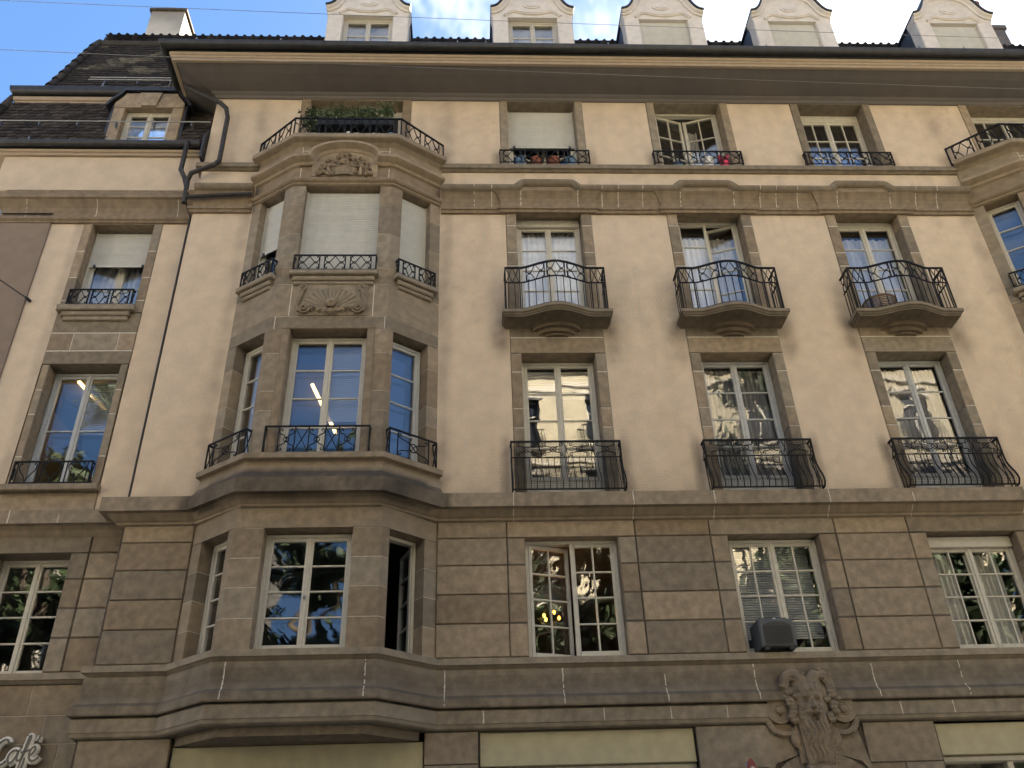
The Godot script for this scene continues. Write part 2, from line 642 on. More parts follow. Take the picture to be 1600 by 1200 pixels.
func pane_mesh(w: float, h: float, wave: float, sd: float, sheets := 3) -> ArrayMesh:
	var m := Mb.new()
	var tx := rng.randf_range(-0.004, 0.004)
	var ty := rng.randf_range(-0.004, 0.004)
	for z in [0.003, -0.003, -0.016, -0.022, -0.1, -0.106].slice(0, sheets * 2):
		var nx := 10
		var ny := 12
		var g := []
		for i in nx + 1:
			var row := []
			for j in ny + 1:
				var p := Vector3(w * i / nx, h * j / ny, z)
				var q := p * 1.8 + Vector3(sd, sd * 2.0, 0)
				var nn := Vector3(tx + wave * noise.get_noise_3d(q.x, q.y * 2.2, 3.0), ty + wave * 1.3 * noise.get_noise_3d(q.x, q.y * 2.2, 30.0), 1.0).normalized()
				row.push_back([p, nn])
			g.push_back(row)
		var back: bool = z == -0.003 or z == -0.022 or z == -0.106
		for i in nx:
			for j in ny:
				var order := [[0, 0], [1, 1], [1, 0], [0, 0], [0, 1], [1, 1]]
				if back:
					order = [[0, 0], [1, 0], [1, 1], [0, 0], [1, 1], [0, 1]]
				for q in order:
					var e = g[i + q[0]][j + q[1]]
					m.put(e[0], -e[1] if back else e[1])
	return m.mesh()


# one casement: stiles, rails and glazing bars in one mesh, each pane of glass its own
func casement(o: Node, x0: float, x1: float, y0: float, y1: float, cols: int, rows: int, s: Dictionary, hinge: int, angle: float, meet: int) -> void:
	var xf := Transform3D()
	if angle != 0.0:
		var hx := x0 if hinge < 0 else x1
		var turn := Basis(Vector3.UP, deg_to_rad(angle) * (1.0 if hinge < 0 else -1.0))
		xf = Transform3D(turn, Vector3(hx, 0, -0.03) - turn * Vector3(hx, 0, -0.03))
	var mat: Material = M[s.get("paint", "window_paint")]
	var sl: float = s.get("stile", 0.05)
	var m := Mb.new()
	var la := sl
	var lb := sl
	m.box(x0, y0, -0.06, x0 + la, y1, -0.012, 0.006)
	m.box(x1 - lb, y0, -0.06, x1, y1, -0.012, 0.006)
	m.box(x0 + la, y1 - sl, -0.058, x1 - lb, y1, -0.014, 0.006)
	var low: float = s.get("panel", 0.0)
	m.box(x0 + la, y0, -0.058, x1 - lb, y0 + 0.07, -0.014, 0.006)
	if low > 0.0:
		m.box(x0 + la, y0 + 0.07, -0.05, x1 - lb, y0 + low - 0.06, -0.03, 0.0)
		m.box(x0 + la + 0.05, y0 + 0.12, -0.03, x1 - lb - 0.05, y0 + low - 0.11, -0.018, 0.01)
		m.box(x0 + la, y0 + low - 0.06, -0.058, x1 - lb, y0 + low, -0.014, 0.006)
	if meet != 0:
		var mx := x1 if meet > 0 else x0
		m.box(mx - 0.02, y0, -0.014, mx + 0.02, y1, 0.004, 0.008)
	var gy0 := y0 + (low if low > 0.0 else 0.07)
	var gy1 := y1 - sl
	var gx0 := x0 + la
	var gx1 := x1 - lb
	var b := 0.012
	for i in range(1, cols):
		var x := lerpf(gx0, gx1, float(i) / cols)
		m.box(x - b, gy0, -0.052, x + b, gy1, -0.016, 0.004)
	for j in range(1, rows):
		var y := lerpf(gy0, gy1, float(j) / rows)
		m.box(gx0, y - b, -0.05, gx1, y + b, -0.018, 0.004)
	part("casement", m, mat, o, xf)
	var cw := (gx1 - gx0) / cols
	var ch := (gy1 - gy0) / rows
	for i in cols:
		for j in rows:
			var pm := pane_mesh(cw - 0.004, ch - 0.004, s.get("wave", 0.008), rng.randf_range(0, 50), s.get("sheets", 3))
			part_mesh("pane", pm, M.glass, o, xf * Transform3D(Basis(), Vector3(gx0 + cw * i + 0.002, gy0 + ch * j + 0.002, -0.03)))


# origin: middle of the bottom edge of the frame, z outwards
func window(parent: Node, xf: Transform3D, w: float, h: float, s: Dictionary, flat := false) -> Node3D:
	var sd := xf.origin.x * 3.0
	var o := holder(s.get("name", "window"), parent, xf)
	if s.has("label"):
		o.set_meta("label", s.label)
	var mat: Material = M[s.get("paint", "window_paint")]
	var f := 0.05
	var m := Mb.new()
	var head: float = s.get("head", 0.05)
	m.box(-w / 2, 0, -0.1, -w / 2 + f, h, 0.0, 0.008)
	m.box(w / 2 - f, 0, -0.1, w / 2, h, 0.0, 0.008)
	m.box(-w / 2 + f, h - head, -0.098, w / 2 - f, h, -0.002, 0.008)
	m.box(-w / 2 + f, 0, -0.098, w / 2 - f, 0.05, 0.012, 0.008)
	part("window_frame", m, mat, o)
	var x0 := -w / 2 + f
	var x1 := w / 2 - f
	var y0 := 0.05
	var y1 := h - head
	var cols: int = s.get("cols", 1)
	var rows: int = s.get("rows", 4)
	if s.get("single", false):
		casement(o, x0, x1, y0, y1, cols, rows, s, s.get("hinge", -1), s.get("open_left", 0.0), 0)
	else:
		casement(o, x0, -0.002, y0, y1, cols, rows, s, -1, s.get("open_left", 0.0), 0)
		casement(o, 0.002, x1, y0, y1, cols, rows, s, 1, s.get("open_right", 0.0), -1)
	if s.has("shutter"):
		# roller shutter in front of the casements: curved slats, let down by the given share
		var sm := Mb.new()
		sm.stain = func(p: Vector3, _n: Vector3) -> Color:
			var g := 1.0 + 0.14 * streak.get_noise_2d(p.x * 9.0 + sd, p.y * 0.6) + 0.1 * noise.get_noise_2d(p.x * 2.0 + sd, p.y * 6.0)
			return Color(g, g, g * 0.98)
		var top := h - 0.01
		var bot: float = h * (1.0 - s.shutter)
		var n := int((top - bot) / 0.042)
		for i in n:
			var a := bot + (top - bot) * i / n
			var b := bot + (top - bot) * (i + 1) / n
			var c := lerpf(a, b, 0.5)
			sm.quad(Vector3(-w / 2 + 0.03, a, 0.035), Vector3(w / 2 - 0.03, a, 0.035), Vector3(w / 2 - 0.03, c, 0.047), Vector3(-w / 2 + 0.03, c, 0.047))
			sm.quad(Vector3(-w / 2 + 0.03, c, 0.047), Vector3(w / 2 - 0.03, c, 0.047), Vector3(w / 2 - 0.03, b - 0.004, 0.036), Vector3(-w / 2 + 0.03, b - 0.004, 0.036))
			sm.quad(Vector3(-w / 2 + 0.03, b - 0.004, 0.036), Vector3(w / 2 - 0.03, b - 0.004, 0.036), Vector3(w / 2 - 0.03, b, 0.031), Vector3(-w / 2 + 0.03, b, 0.031))
		sm.box(-w / 2 + 0.03, bot - 0.03, 0.028, w / 2 - 0.03, bot, 0.05, 0.004)
		sm.box(-w / 2 + 0.03, bot, 0.02, w / 2 - 0.03, top, 0.028)
		part("roller_shutter", sm, M.shutter, o)
		var gm := Mb.new()
		gm.box(-w / 2, 0.05, 0.002, -w / 2 + 0.03, h, 0.055, 0.004)
		part("shutter_rail", gm, M[s.get("paint", "window_paint")], o)
		gm = Mb.new()
		gm.box(w / 2 - 0.03, 0.05, 0.002, w / 2, h, 0.055, 0.004)
		part("shutter_rail", gm, M[s.get("paint", "window_paint")], o)
		if bot > 0.2:
			for sx in [-1, 1]:
				var hm := Mb.new()
				hm.box(sx * (w / 2 - 0.12) - 0.02, bot - 0.05, 0.045, sx * (w / 2 - 0.12) + 0.02, bot + 0.01, 0.065, 0.004)
				part("shutter_stop", hm, M.black_plastic, o)
	if s.get("box", false):
		var bm := Mb.new()
		bm.box(-w / 2 + 0.01, h - 0.17, 0.004, w / 2 - 0.01, h - 0.005, 0.05, 0.01)
		part("shutter_box", bm, mat, o)
	if s.get("handle", false):
		var km := Mb.new()
		km.ball(Vector3(0.0, h * 0.45, 0.03), Vector3(0.022, 0.03, 0.022))
		part("handle", km, M.zinc, o)
	return o


func curtain(label: String, xf: Transform3D, w: float, h: float, folds: int, mat: String, group := "", ragged := 0.0) -> void:
	var m := Mb.new()
	var n := folds * 8
	var ph := rng.randf() * 6.0
	var top := []
	var bot := []
	for i in n + 1:
		var t := float(i) / n
		var a := t * folds * TAU + ph
		var d := sin(a) * 0.028 + sin(a * 0.37 + 1.0) * 0.02
		top.push_back(Vector3(-w / 2 + w * t, h, d * 0.7))
		bot.push_back(Vector3(-w / 2 + w * t + 0.02 * sin(a * 0.31), ragged * absf(sin(t * PI)), d * 1.2))
	for i in n:
		m.quad(bot[i], bot[i + 1], top[i + 1], top[i])
	var o := part("curtain", m, M[mat], self, xf)
	tag(o, label, "curtain", group)


# ---------------------------------------------------------------- ironwork

func bez(a: Vector2, b: Vector2, c: Vector2, d: Vector2, n := 9) -> Array:
	var out := []
	for i in n + 1:
		var t := float(i) / n
		out.push_back(a * pow(1 - t, 3) + b * 3 * t * pow(1 - t, 2) + c * 3 * t * t * (1 - t) + d * pow(t, 3))
	return out


func circle(c: Vector2, r: float, n := 14, a0 := 0.0, a1 := TAU, r1 := -1.0) -> Array:
	var out := []
	for i in n + 1:
		var t := float(i) / n
		var rr := r if r1 < 0.0 else lerpf(r, r1, t)
		var a := lerpf(a0, a1, t)
		out.push_back(c + Vector2(cos(a), sin(a)) * rr)
	return out


# curves of one ornament field (x0..x1, y0..y1)
func ornament(style: String, x0: float, x1: float, y0: float, y1: float) -> Array:
	var w := x1 - x0
	var h := y1 - y0
	var cx := (x0 + x1) / 2
	var cy := (y0 + y1) / 2
	var out := []
	match style:
		"diamond":
			var a := w * 0.26
			out.push_back([Vector2(cx, y1), Vector2(cx - a, cy), Vector2(cx, y0), Vector2(cx + a, cy), Vector2(cx, y1)])
			for s in [-1, 1]:
				out.push_back(circle(Vector2(cx + s * (a + 0.012), cy), 0.016, 8))
				for t in [-1, 1]:
					var e := Vector2(cx + s * (w / 2 - 0.015), cy + t * (h / 2 - 0.03))
					out.push_back(bez(Vector2(cx + s * (a + 0.02), cy), Vector2(cx + s * (a + 0.07), cy + t * h * 0.1), Vector2(cx + s * (w / 2 - 0.01), cy + t * h * 0.16), e, 7))
					out.push_back(circle(e - Vector2(s * 0.018, 0), 0.018, 7, 0.0 if s > 0 else PI, (0.0 if s > 0 else PI) + s * t * PI * 1.3, 0.008))
		"scroll":
			out.push_back(circle(Vector2(cx, cy), minf(w, h) * 0.17, 14))
			for s in [-1, 1]:
				for t in [-1, 1]:
					var e := Vector2(cx + s * (w / 2 - 0.012), cy + t * (h / 2 - 0.05))
					out.push_back(bez(Vector2(cx - s * 0.0, cy), Vector2(cx + s * w * 0.12, cy + t * h * 0.3), Vector2(cx + s * w * 0.45, cy + t * h * 0.12), e, 9))
					out.push_back(circle(e - Vector2(s * 0.028, 0), 0.028, 9, 0.0 if s > 0 else PI, (0.0 if s > 0 else PI) + s * t * PI * 1.5, 0.01))
		"cross":
			out.push_back([Vector2(x0, y0), Vector2(x1, y1)])
			out.push_back([Vector2(x0, y1), Vector2(x1, y0)])
		"hook":
			for s in [-1, 1]:
				out.push_back(bez(Vector2(cx, y0), Vector2(cx + s * w * 0.1, cy), Vector2(cx + s * w * 0.5, cy), Vector2(cx + s * w * 0.4, y1 - 0.03), 7))
				out.push_back(circle(Vector2(cx + s * (w * 0.4 - 0.02), y1 - 0.03), 0.02, 7, 0.0 if s > 0 else PI, (0.0 if s > 0 else PI) + s * PI * 1.4, 0.009))
	return out


# fmap turns (along, up) into a point of the railing
func iron_field(parent: Node, style: String, x0: float, x1: float, y0: float, y1: float, fmap: Callable, r := 0.0085) -> void:
	var m := Mb.new()
	for line in ornament(style, x0, x1, y0, y1):
		var pts := []
		for i in line.size():
			if i > 0 and line[i].distance_to(line[i - 1]) > 0.12:
				pts.push_back(fmap.call((line[i] + line[i - 1]) * 0.5))
			pts.push_back(fmap.call(line[i]))
		m.tube(pts, r, 4)
	part("ornament_field" if style != "cross" else "cross_bars", m, M.iron, parent)


func iron_bar(parent: Node, nm: String, pts: Array, r: float) -> void:
	var m := Mb.new()
	m.tube(pts, r, 4)
	part(nm, m, M.iron, parent)


# flat railing of ornament fields, x from 0 to w
func flat_railing(parent: Node, xf: Transform3D, w: float, h: float, fields: int, style: String, gap: float, returns := 0.0, spacer := "") -> Node3D:
	var o := holder("railing", parent, xf)
	var fmap := func(p: Vector2) -> Vector3: return Vector3(p.x, p.y, 0)
	var rail := func(y: float, r: float) -> Array:
		var pts := []
		if returns > 0.0:
			pts.push_back(Vector3(0, y, -returns))
		pts.push_back(Vector3(0, y, 0))
		pts.push_back(Vector3(w, y, 0))
		if returns > 0.0:
			pts.push_back(Vector3(w, y, -returns))
		return pts
	iron_bar(o, "handrail", rail.call(h, 0.0), 0.018)
	iron_bar(o, "bottom_rail", rail.call(0.03, 0.0), 0.012)
	for x in [0.0, w]:
		iron_bar(o, "post", [Vector3(x, 0, 0), Vector3(x, h, 0)], 0.013)
	var fw := (w - gap * (fields + 1)) / fields
	for i in fields:
		var x0 := gap + (fw + gap) * i
		iron_field(o, style, x0, x0 + fw, 0.04, h - 0.015, fmap)
		for x in [x0, x0 + fw]:
			if x > 0.02 and x < w - 0.02:
				iron_bar(o, "upright", [Vector3(x, 0.03, 0), Vector3(x, h, 0)], 0.01)
		if spacer != "" and i < fields - 1:
			iron_field(o, spacer, x0 + fw, x0 + fw + gap, 0.04, h - 0.015, fmap)
	if returns > 0.0:
		for x in [0.0, w]:
			var rx: float = x
			var side := func(p: Vector2) -> Vector3: return Vector3(rx, p.y, -p.x)
			iron_field(o, "cross", 0.01, returns, 0.04, h - 0.015, side)
	return o


# plan of the bow-fronted balcony, t from -1 to 1 along the front, relative to the column axis
func bow(t: float) -> Vector2:
	var x := t * 0.84
	var a := absf(x)
	if a > 0.56:
		return Vector2(x, 0.35)
	return Vector2(x, 0.35 + 0.19 * (0.5 + 0.5 * cos(PI * a / 0.56)) * 0.55 + 0.19 * 0.45 * (1.0 - pow(a / 0.56, 2)))


func bow_balcony(parent: Node, cx: float) -> void:
	var o := holder("balcony", parent)
	var y0 := 10.42
	var slab_path := [Vector2(cx - 0.86, -0.02), Vector2(cx - 0.86, 0.35)]
	for i in range(1, 20):
		var b := bow(-0.98 + 1.96 * i / 20.0)
		slab_path.push_back(Vector2(cx + b.x, b.y))
	slab_path.push_back(Vector2(cx + 0.86, 0.35))
	slab_path.push_back(Vector2(cx + 0.86, -0.02))
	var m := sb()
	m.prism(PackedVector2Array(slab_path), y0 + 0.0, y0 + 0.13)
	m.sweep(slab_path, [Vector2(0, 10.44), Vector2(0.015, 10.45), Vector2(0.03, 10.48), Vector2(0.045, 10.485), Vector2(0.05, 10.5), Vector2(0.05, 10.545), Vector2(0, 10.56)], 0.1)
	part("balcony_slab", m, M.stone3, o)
	m = sb()
	for k in [[0.4, 0.22, 10.35, 10.425], [0.31, 0.15, 10.28, 10.352], [0.2, 0.09, 10.245, 10.282]]:
		var poly := PackedVector2Array()
		for i in 17:
			var a := PI * i / 16.0
			poly.push_back(Vector2(cx + cos(a) * k[0], 0.0 + sin(a) * k[1]))
		m.prism(poly, k[2], k[3])
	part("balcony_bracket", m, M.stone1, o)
	var top := 11.46
	var fr := 11.14
	var base := 10.56
	var on := func(p: Vector2) -> Vector3:
		var b := bow(clampf(p.x / 0.84, -1.0, 1.0))
		return Vector3(cx + b.x, p.y, b.y - 0.015)
	for e in [[top, 0.02, "handrail"], [fr, 0.013, "middle_rail"], [base + 0.03, 0.012, "bottom_rail"]]:
		var pts := [Vector3(cx - 0.84, e[0], 0.0)]
		for i in 31:
			pts.push_back(on.call(Vector2(-0.84 + 1.68 * i / 30.0, e[0])))
		pts.push_back(Vector3(cx + 0.84, e[0], 0.0))
		iron_bar(o, e[2], pts, e[1])
	for x in [-0.84, -0.6, 0.6, 0.84]:
		iron_bar(o, "post", [on.call(Vector2(x, base)), on.call(Vector2(x, top))], 0.014)
	for f in [["cross", -0.83, -0.72], ["cross", -0.72, -0.61], ["cross", 0.61, 0.72], ["cross", 0.72, 0.83], ["diamond", -0.49, -0.19], ["diamond", -0.15, 0.15], ["diamond", 0.19, 0.49]]:
		iron_field(o, f[0], f[1], f[2], fr, top, on)
	for x in [-0.49, -0.19, -0.15, 0.15, 0.19, 0.49]:
		iron_bar(o, "upright", [on.call(Vector2(x, fr)), on.call(Vector2(x, top))], 0.01)
	for i in 15:
		var x := -0.8 + 1.6 * i / 14.0
		iron_bar(o, "baluster", [on.call(Vector2(x, base + 0.03)), on.call(Vector2(x, fr))], 0.0085)
	for s in [-1, 1]:
		var sx: float = cx + s * 0.84
		var side := func(p: Vector2) -> Vector3: return Vector3(sx, p.y, p.x)
		iron_field(o, "diamond", 0.02, 0.32, fr, top, side)
		for z in [0.02, 0.11, 0.2, 0.29]:
			iron_bar(o, "baluster", [Vector3(sx, base, z), Vector3(sx, fr, z)], 0.0085)


# rail with bars that swell outwards at the foot
func basket_curve(y: float) -> float:
	var t := clampf((y - 7.34) / 0.86, 0.0, 1.0)
	return 0.15 + 0.17 * pow(smoothstep(0.62, 0.08, t), 1.2) - 0.05 * smoothstep(0.1, 0.0, t)


func basket_railing(parent: Node, cx: float) -> void:
	var o := holder("railing", parent)
	var top := 8.2
	var fr := 7.93
	var base := 7.345
	var hw := 0.83
	var bar := func(x: float, y0: float, y1: float) -> Array:
		var pts := []
		for i in 13:
			var y := lerpf(y0, y1, i / 12.0)
			pts.push_back(Vector3(cx + x, y, basket_curve(y)))
		return pts
	for e in [[top, 0.02, "handrail"], [fr, 0.012, "middle_rail"], [base, 0.014, "bottom_rail"]]:
		var z := basket_curve(e[0])
		iron_bar(o, e[2], [Vector3(cx - hw, e[0], -0.02), Vector3(cx - hw, e[0], z), Vector3(cx + hw, e[0], z), Vector3(cx + hw, e[0], -0.02)], e[1])
	for x in [-hw, hw]:
		iron_bar(o, "post", bar.call(x, base, top), 0.014)
	var on := func(p: Vector2) -> Vector3: return Vector3(cx + p.x, p.y, basket_curve(p.y))
	for f in [[-0.76, -0.44], [-0.36, -0.04], [0.04, 0.36], [0.44, 0.76]]:
		iron_field(o, "scroll", f[0], f[1], fr, top, on, 0.007)
	for x in [-0.4, 0.0, 0.4]:
		iron_field(o, "cross", x - 0.035, x + 0.035, fr, top, on, 0.007)
	for i in 17:
		var x := -0.75 + 1.5 * i / 16.0
		iron_bar(o, "baluster", bar.call(x, base, fr), 0.0085)
	for x in [-0.4, 0.0, 0.4]:
		for d in [-0.022, 0.022]:
			iron_bar(o, "thin_bar", bar.call(x + d, base + 0.1, fr), 0.006)
	# fine black netting tied inside the bars
	var nm := Mb.new()
	var nx := 70
	for i in nx:
		var x := -hw + 0.01 + (2.0 * hw - 0.02) * i / nx
		for j in 10:
			var ya := lerpf(base, top, j / 10.0)
			var yb := lerpf(base, top, (j + 1) / 10.0)
			nm.quad(Vector3(cx + x, ya, basket_curve(ya) - 0.014), Vector3(cx + x + 0.004, ya, basket_curve(ya) - 0.014), Vector3(cx + x + 0.004, yb, basket_curve(yb) - 0.014), Vector3(cx + x, yb, basket_curve(yb) - 0.014))
	for j in 36:
		var y := lerpf(base, top, j / 36.0)
		nm.quad(Vector3(cx - hw, y, basket_curve(y) - 0.015), Vector3(cx + hw, y, basket_curve(y) - 0.015), Vector3(cx + hw, y + 0.004, basket_curve(y) - 0.015), Vector3(cx - hw, y + 0.004, basket_curve(y) - 0.015))
		for s in [-1, 1]:
			nm.quad(Vector3(cx + s * (hw - 0.015), y, 0.0), Vector3(cx + s * (hw - 0.015), y, basket_curve(y)), Vector3(cx + s * (hw - 0.015), y + 0.005, basket_curve(y)), Vector3(cx + s * (hw - 0.015), y + 0.005, 0.0))
	var net := part("netting", nm, M.iron, o)
	net.set_meta("kind", "stuff")
	for s in [-1, 1]:
		for k in [0.3, 0.62]:
			var pts := []
			for i in 13:
				var y := lerpf(base, fr, i / 12.0)
				pts.push_back(Vector3(cx + s * hw, y, basket_curve(y) * k))
			iron_bar(o, "baluster", pts, 0.0085)
		var sx: float = cx + s * hw
		var side := func(p: Vector2) -> Vector3: return Vector3(sx, p.y, p.x)
		iron_field(o, "cross", 0.01, 0.14, fr, top, side)


# ---------------------------------------------------------------- carved reliefs

func gauss(x: float, y: float, cx: float, cy: float, r: float, ry := -1.0) -> float:
	var dx := (x - cx) / r
	var dy := (y - cy) / (r if ry < 0.0 else ry)
	return exp(-dx * dx - dy * dy)


func spiral(c: Vector3, r0: float, turns: float, dir: int, start: float) -> Array:
	var out := []
	var n := int(turns * 14)
	for i in n + 1:
		var t := float(i) / n
		var a := start + dir * turns * TAU * t
		var r := r0 * (1.0 - 0.85 * t)
		out.push_back(c + Vector3(cos(a) * r, sin(a) * r, 0.03 * t))
	return out


# shell with rosette, garland and volutes: spandrel of the oriel
func shell_relief(parent: Node, cx: float, z: float) -> void:
	var o := holder("shell_relief", parent)
	var y0 := 10.29
	var m := sb()
	m.relief(cx - 0.56, y0, cx + 0.56, y0 + 0.62, 130, 66, func(x: float, y: float) -> float:
		var u := x - cx
		var v := y - y0 - 0.1
		var zz := 0.012
		var a := atan2(v, u)
		var r := sqrt(u * u / (0.5 * 0.5) + v * v / (0.44 * 0.44))
		if v > -0.02 and r < 1.0 and r > 0.16:
			zz += (0.02 + 0.03 * r) * (0.35 + 0.65 * absf(cos(a * 15.0))) * smoothstep(1.0, 0.94, r)
		for i in 22:
			var t := -1.0 + 2.0 * i / 21.0
			var gx := t * 0.36
			var gy := 0.05 + 0.09 * absf(t) * absf(t) + 0.022 * sin(i * 2.3)
			zz += 0.05 * gauss(u, y - y0, gx, gy, 0.028)
		return zz + z)
	part("shell", m, M.stone4, o)
	m = sb()
	m.ball(Vector3(cx, y0 + 0.22, z + 0.05), Vector3(0.085, 0.085, 0.06), 14, 8)
	for i in 10:
		var a := TAU * i / 10.0
		m.ball(Vector3(cx + cos(a) * 0.07, y0 + 0.22 + sin(a) * 0.07, z + 0.07), Vector3(0.022, 0.022, 0.02), 7, 4)
	m.ball(Vector3(cx, y0 + 0.22, z + 0.11), Vector3(0.03, 0.03, 0.02), 8, 4)
	part("rosette", m, M.stone2, o)
	m = sb()
	for i in 26:
		var t := -1.0 + 2.0 * i / 25.0
		var gx := t * 0.34
		m.ball(Vector3(cx + gx, y0 + 0.06 + 0.08 * t * t + 0.02 * sin(i * 2.1), z + 0.06), Vector3(0.03, 0.026, 0.03), 7, 4)
	part("garland", m, M.stone2, o)
	for s in [-1, 1]:
		m = sb()
		m.tube(spiral(Vector3(cx + s * 0.43, y0 + 0.1, z + 0.045), 0.095, 1.9, s, PI * 0.5), 0.022, 6, 0.014)
		part("volute", m, M.stone1, o)
		m = sb()
		var pts := []
		for q in bez(Vector2(0.5, 0.06), Vector2(0.6, 0.2), Vector2(0.47, 0.36), Vector2(0.47, 0.47), 10):
			pts.push_back(Vector3(cx + s * q.x, y0 + q.y, z + 0.04))
		m.tube(pts, 0.026, 6)
		m.tube(spiral(Vector3(cx + s * 0.47, y0 + 0.53, z + 0.05), 0.06, 1.2, -s, -PI * 0.5), 0.022, 6, 0.012)
		part("scroll", m, M.stone1, o)


# basket of flowers under the arch
func basket_relief(parent: Node, cx: float, y0: float, z: float) -> void:
	var o := holder("flower_basket_relief", parent)
	var m := sb()
	for i in 110:
		var t := rng.randf_range(-1, 1)
		var hmax := 0.5 * sqrt(maxf(0.0, 1.0 - t * t)) + 0.03
		var y := rng.randf_range(0.02, hmax)
		if absf(t) < 0.4:
			y = rng.randf_range(0.16, hmax)
		var r := rng.randf_range(0.026, 0.05)
		m.ball(Vector3(cx + t * 0.47, y0 + y, z + 0.02), Vector3(r, r * 0.85, 0.055), 7, 4)
	part("flowers", m, M.stone1, o)
	m = sb()
	for i in 9:
		var a := TAU * i / 9.0
		m.ball(Vector3(cx + cos(a) * 0.05, y0 + 0.32 + sin(a) * 0.035, z + 0.05), Vector3(0.03, 0.024, 0.03), 7, 4)
	m.ball(Vector3(cx, y0 + 0.32, z + 0.08), Vector3(0.035, 0.03, 0.03), 8, 5)
	part("rose", m, M.stone2, o)
	m = sb()
	m.relief(cx - 0.24, y0 + 0.01, cx + 0.24, y0 + 0.17, 72, 14, func(x: float, y: float) -> float:
		var u := (x - cx) / 0.24
		var v := (y - y0) / 0.17
		var half := 0.72 + 0.28 * v
		if absf(u) > half:
			return z
		return z + 0.1 * sqrt(maxf(0.0, 1.0 - pow(u / half, 2))) * (0.6 + 0.4 * v) * (0.8 + 0.2 * absf(cos(u * 16.0))))
	m.box(cx - 0.26, y0 + 0.165, z, cx + 0.26, y0 + 0.195, z + 0.1, 0.012)
	part("basket", m, M.stone0, o)
	for s in [-1, 1]:
		m = sb()
		m.box(cx + s * 0.285 - 0.03, y0 + 0.0, z, cx + s * 0.285 + 0.03, y0 + 0.2, z + 0.06, 0.015)
		m.ball(Vector3(cx + s * 0.29, y0 + 0.22, z + 0.04), Vector3(0.05, 0.04, 0.05), 8, 5)
		part("console", m, M.stone2, o)


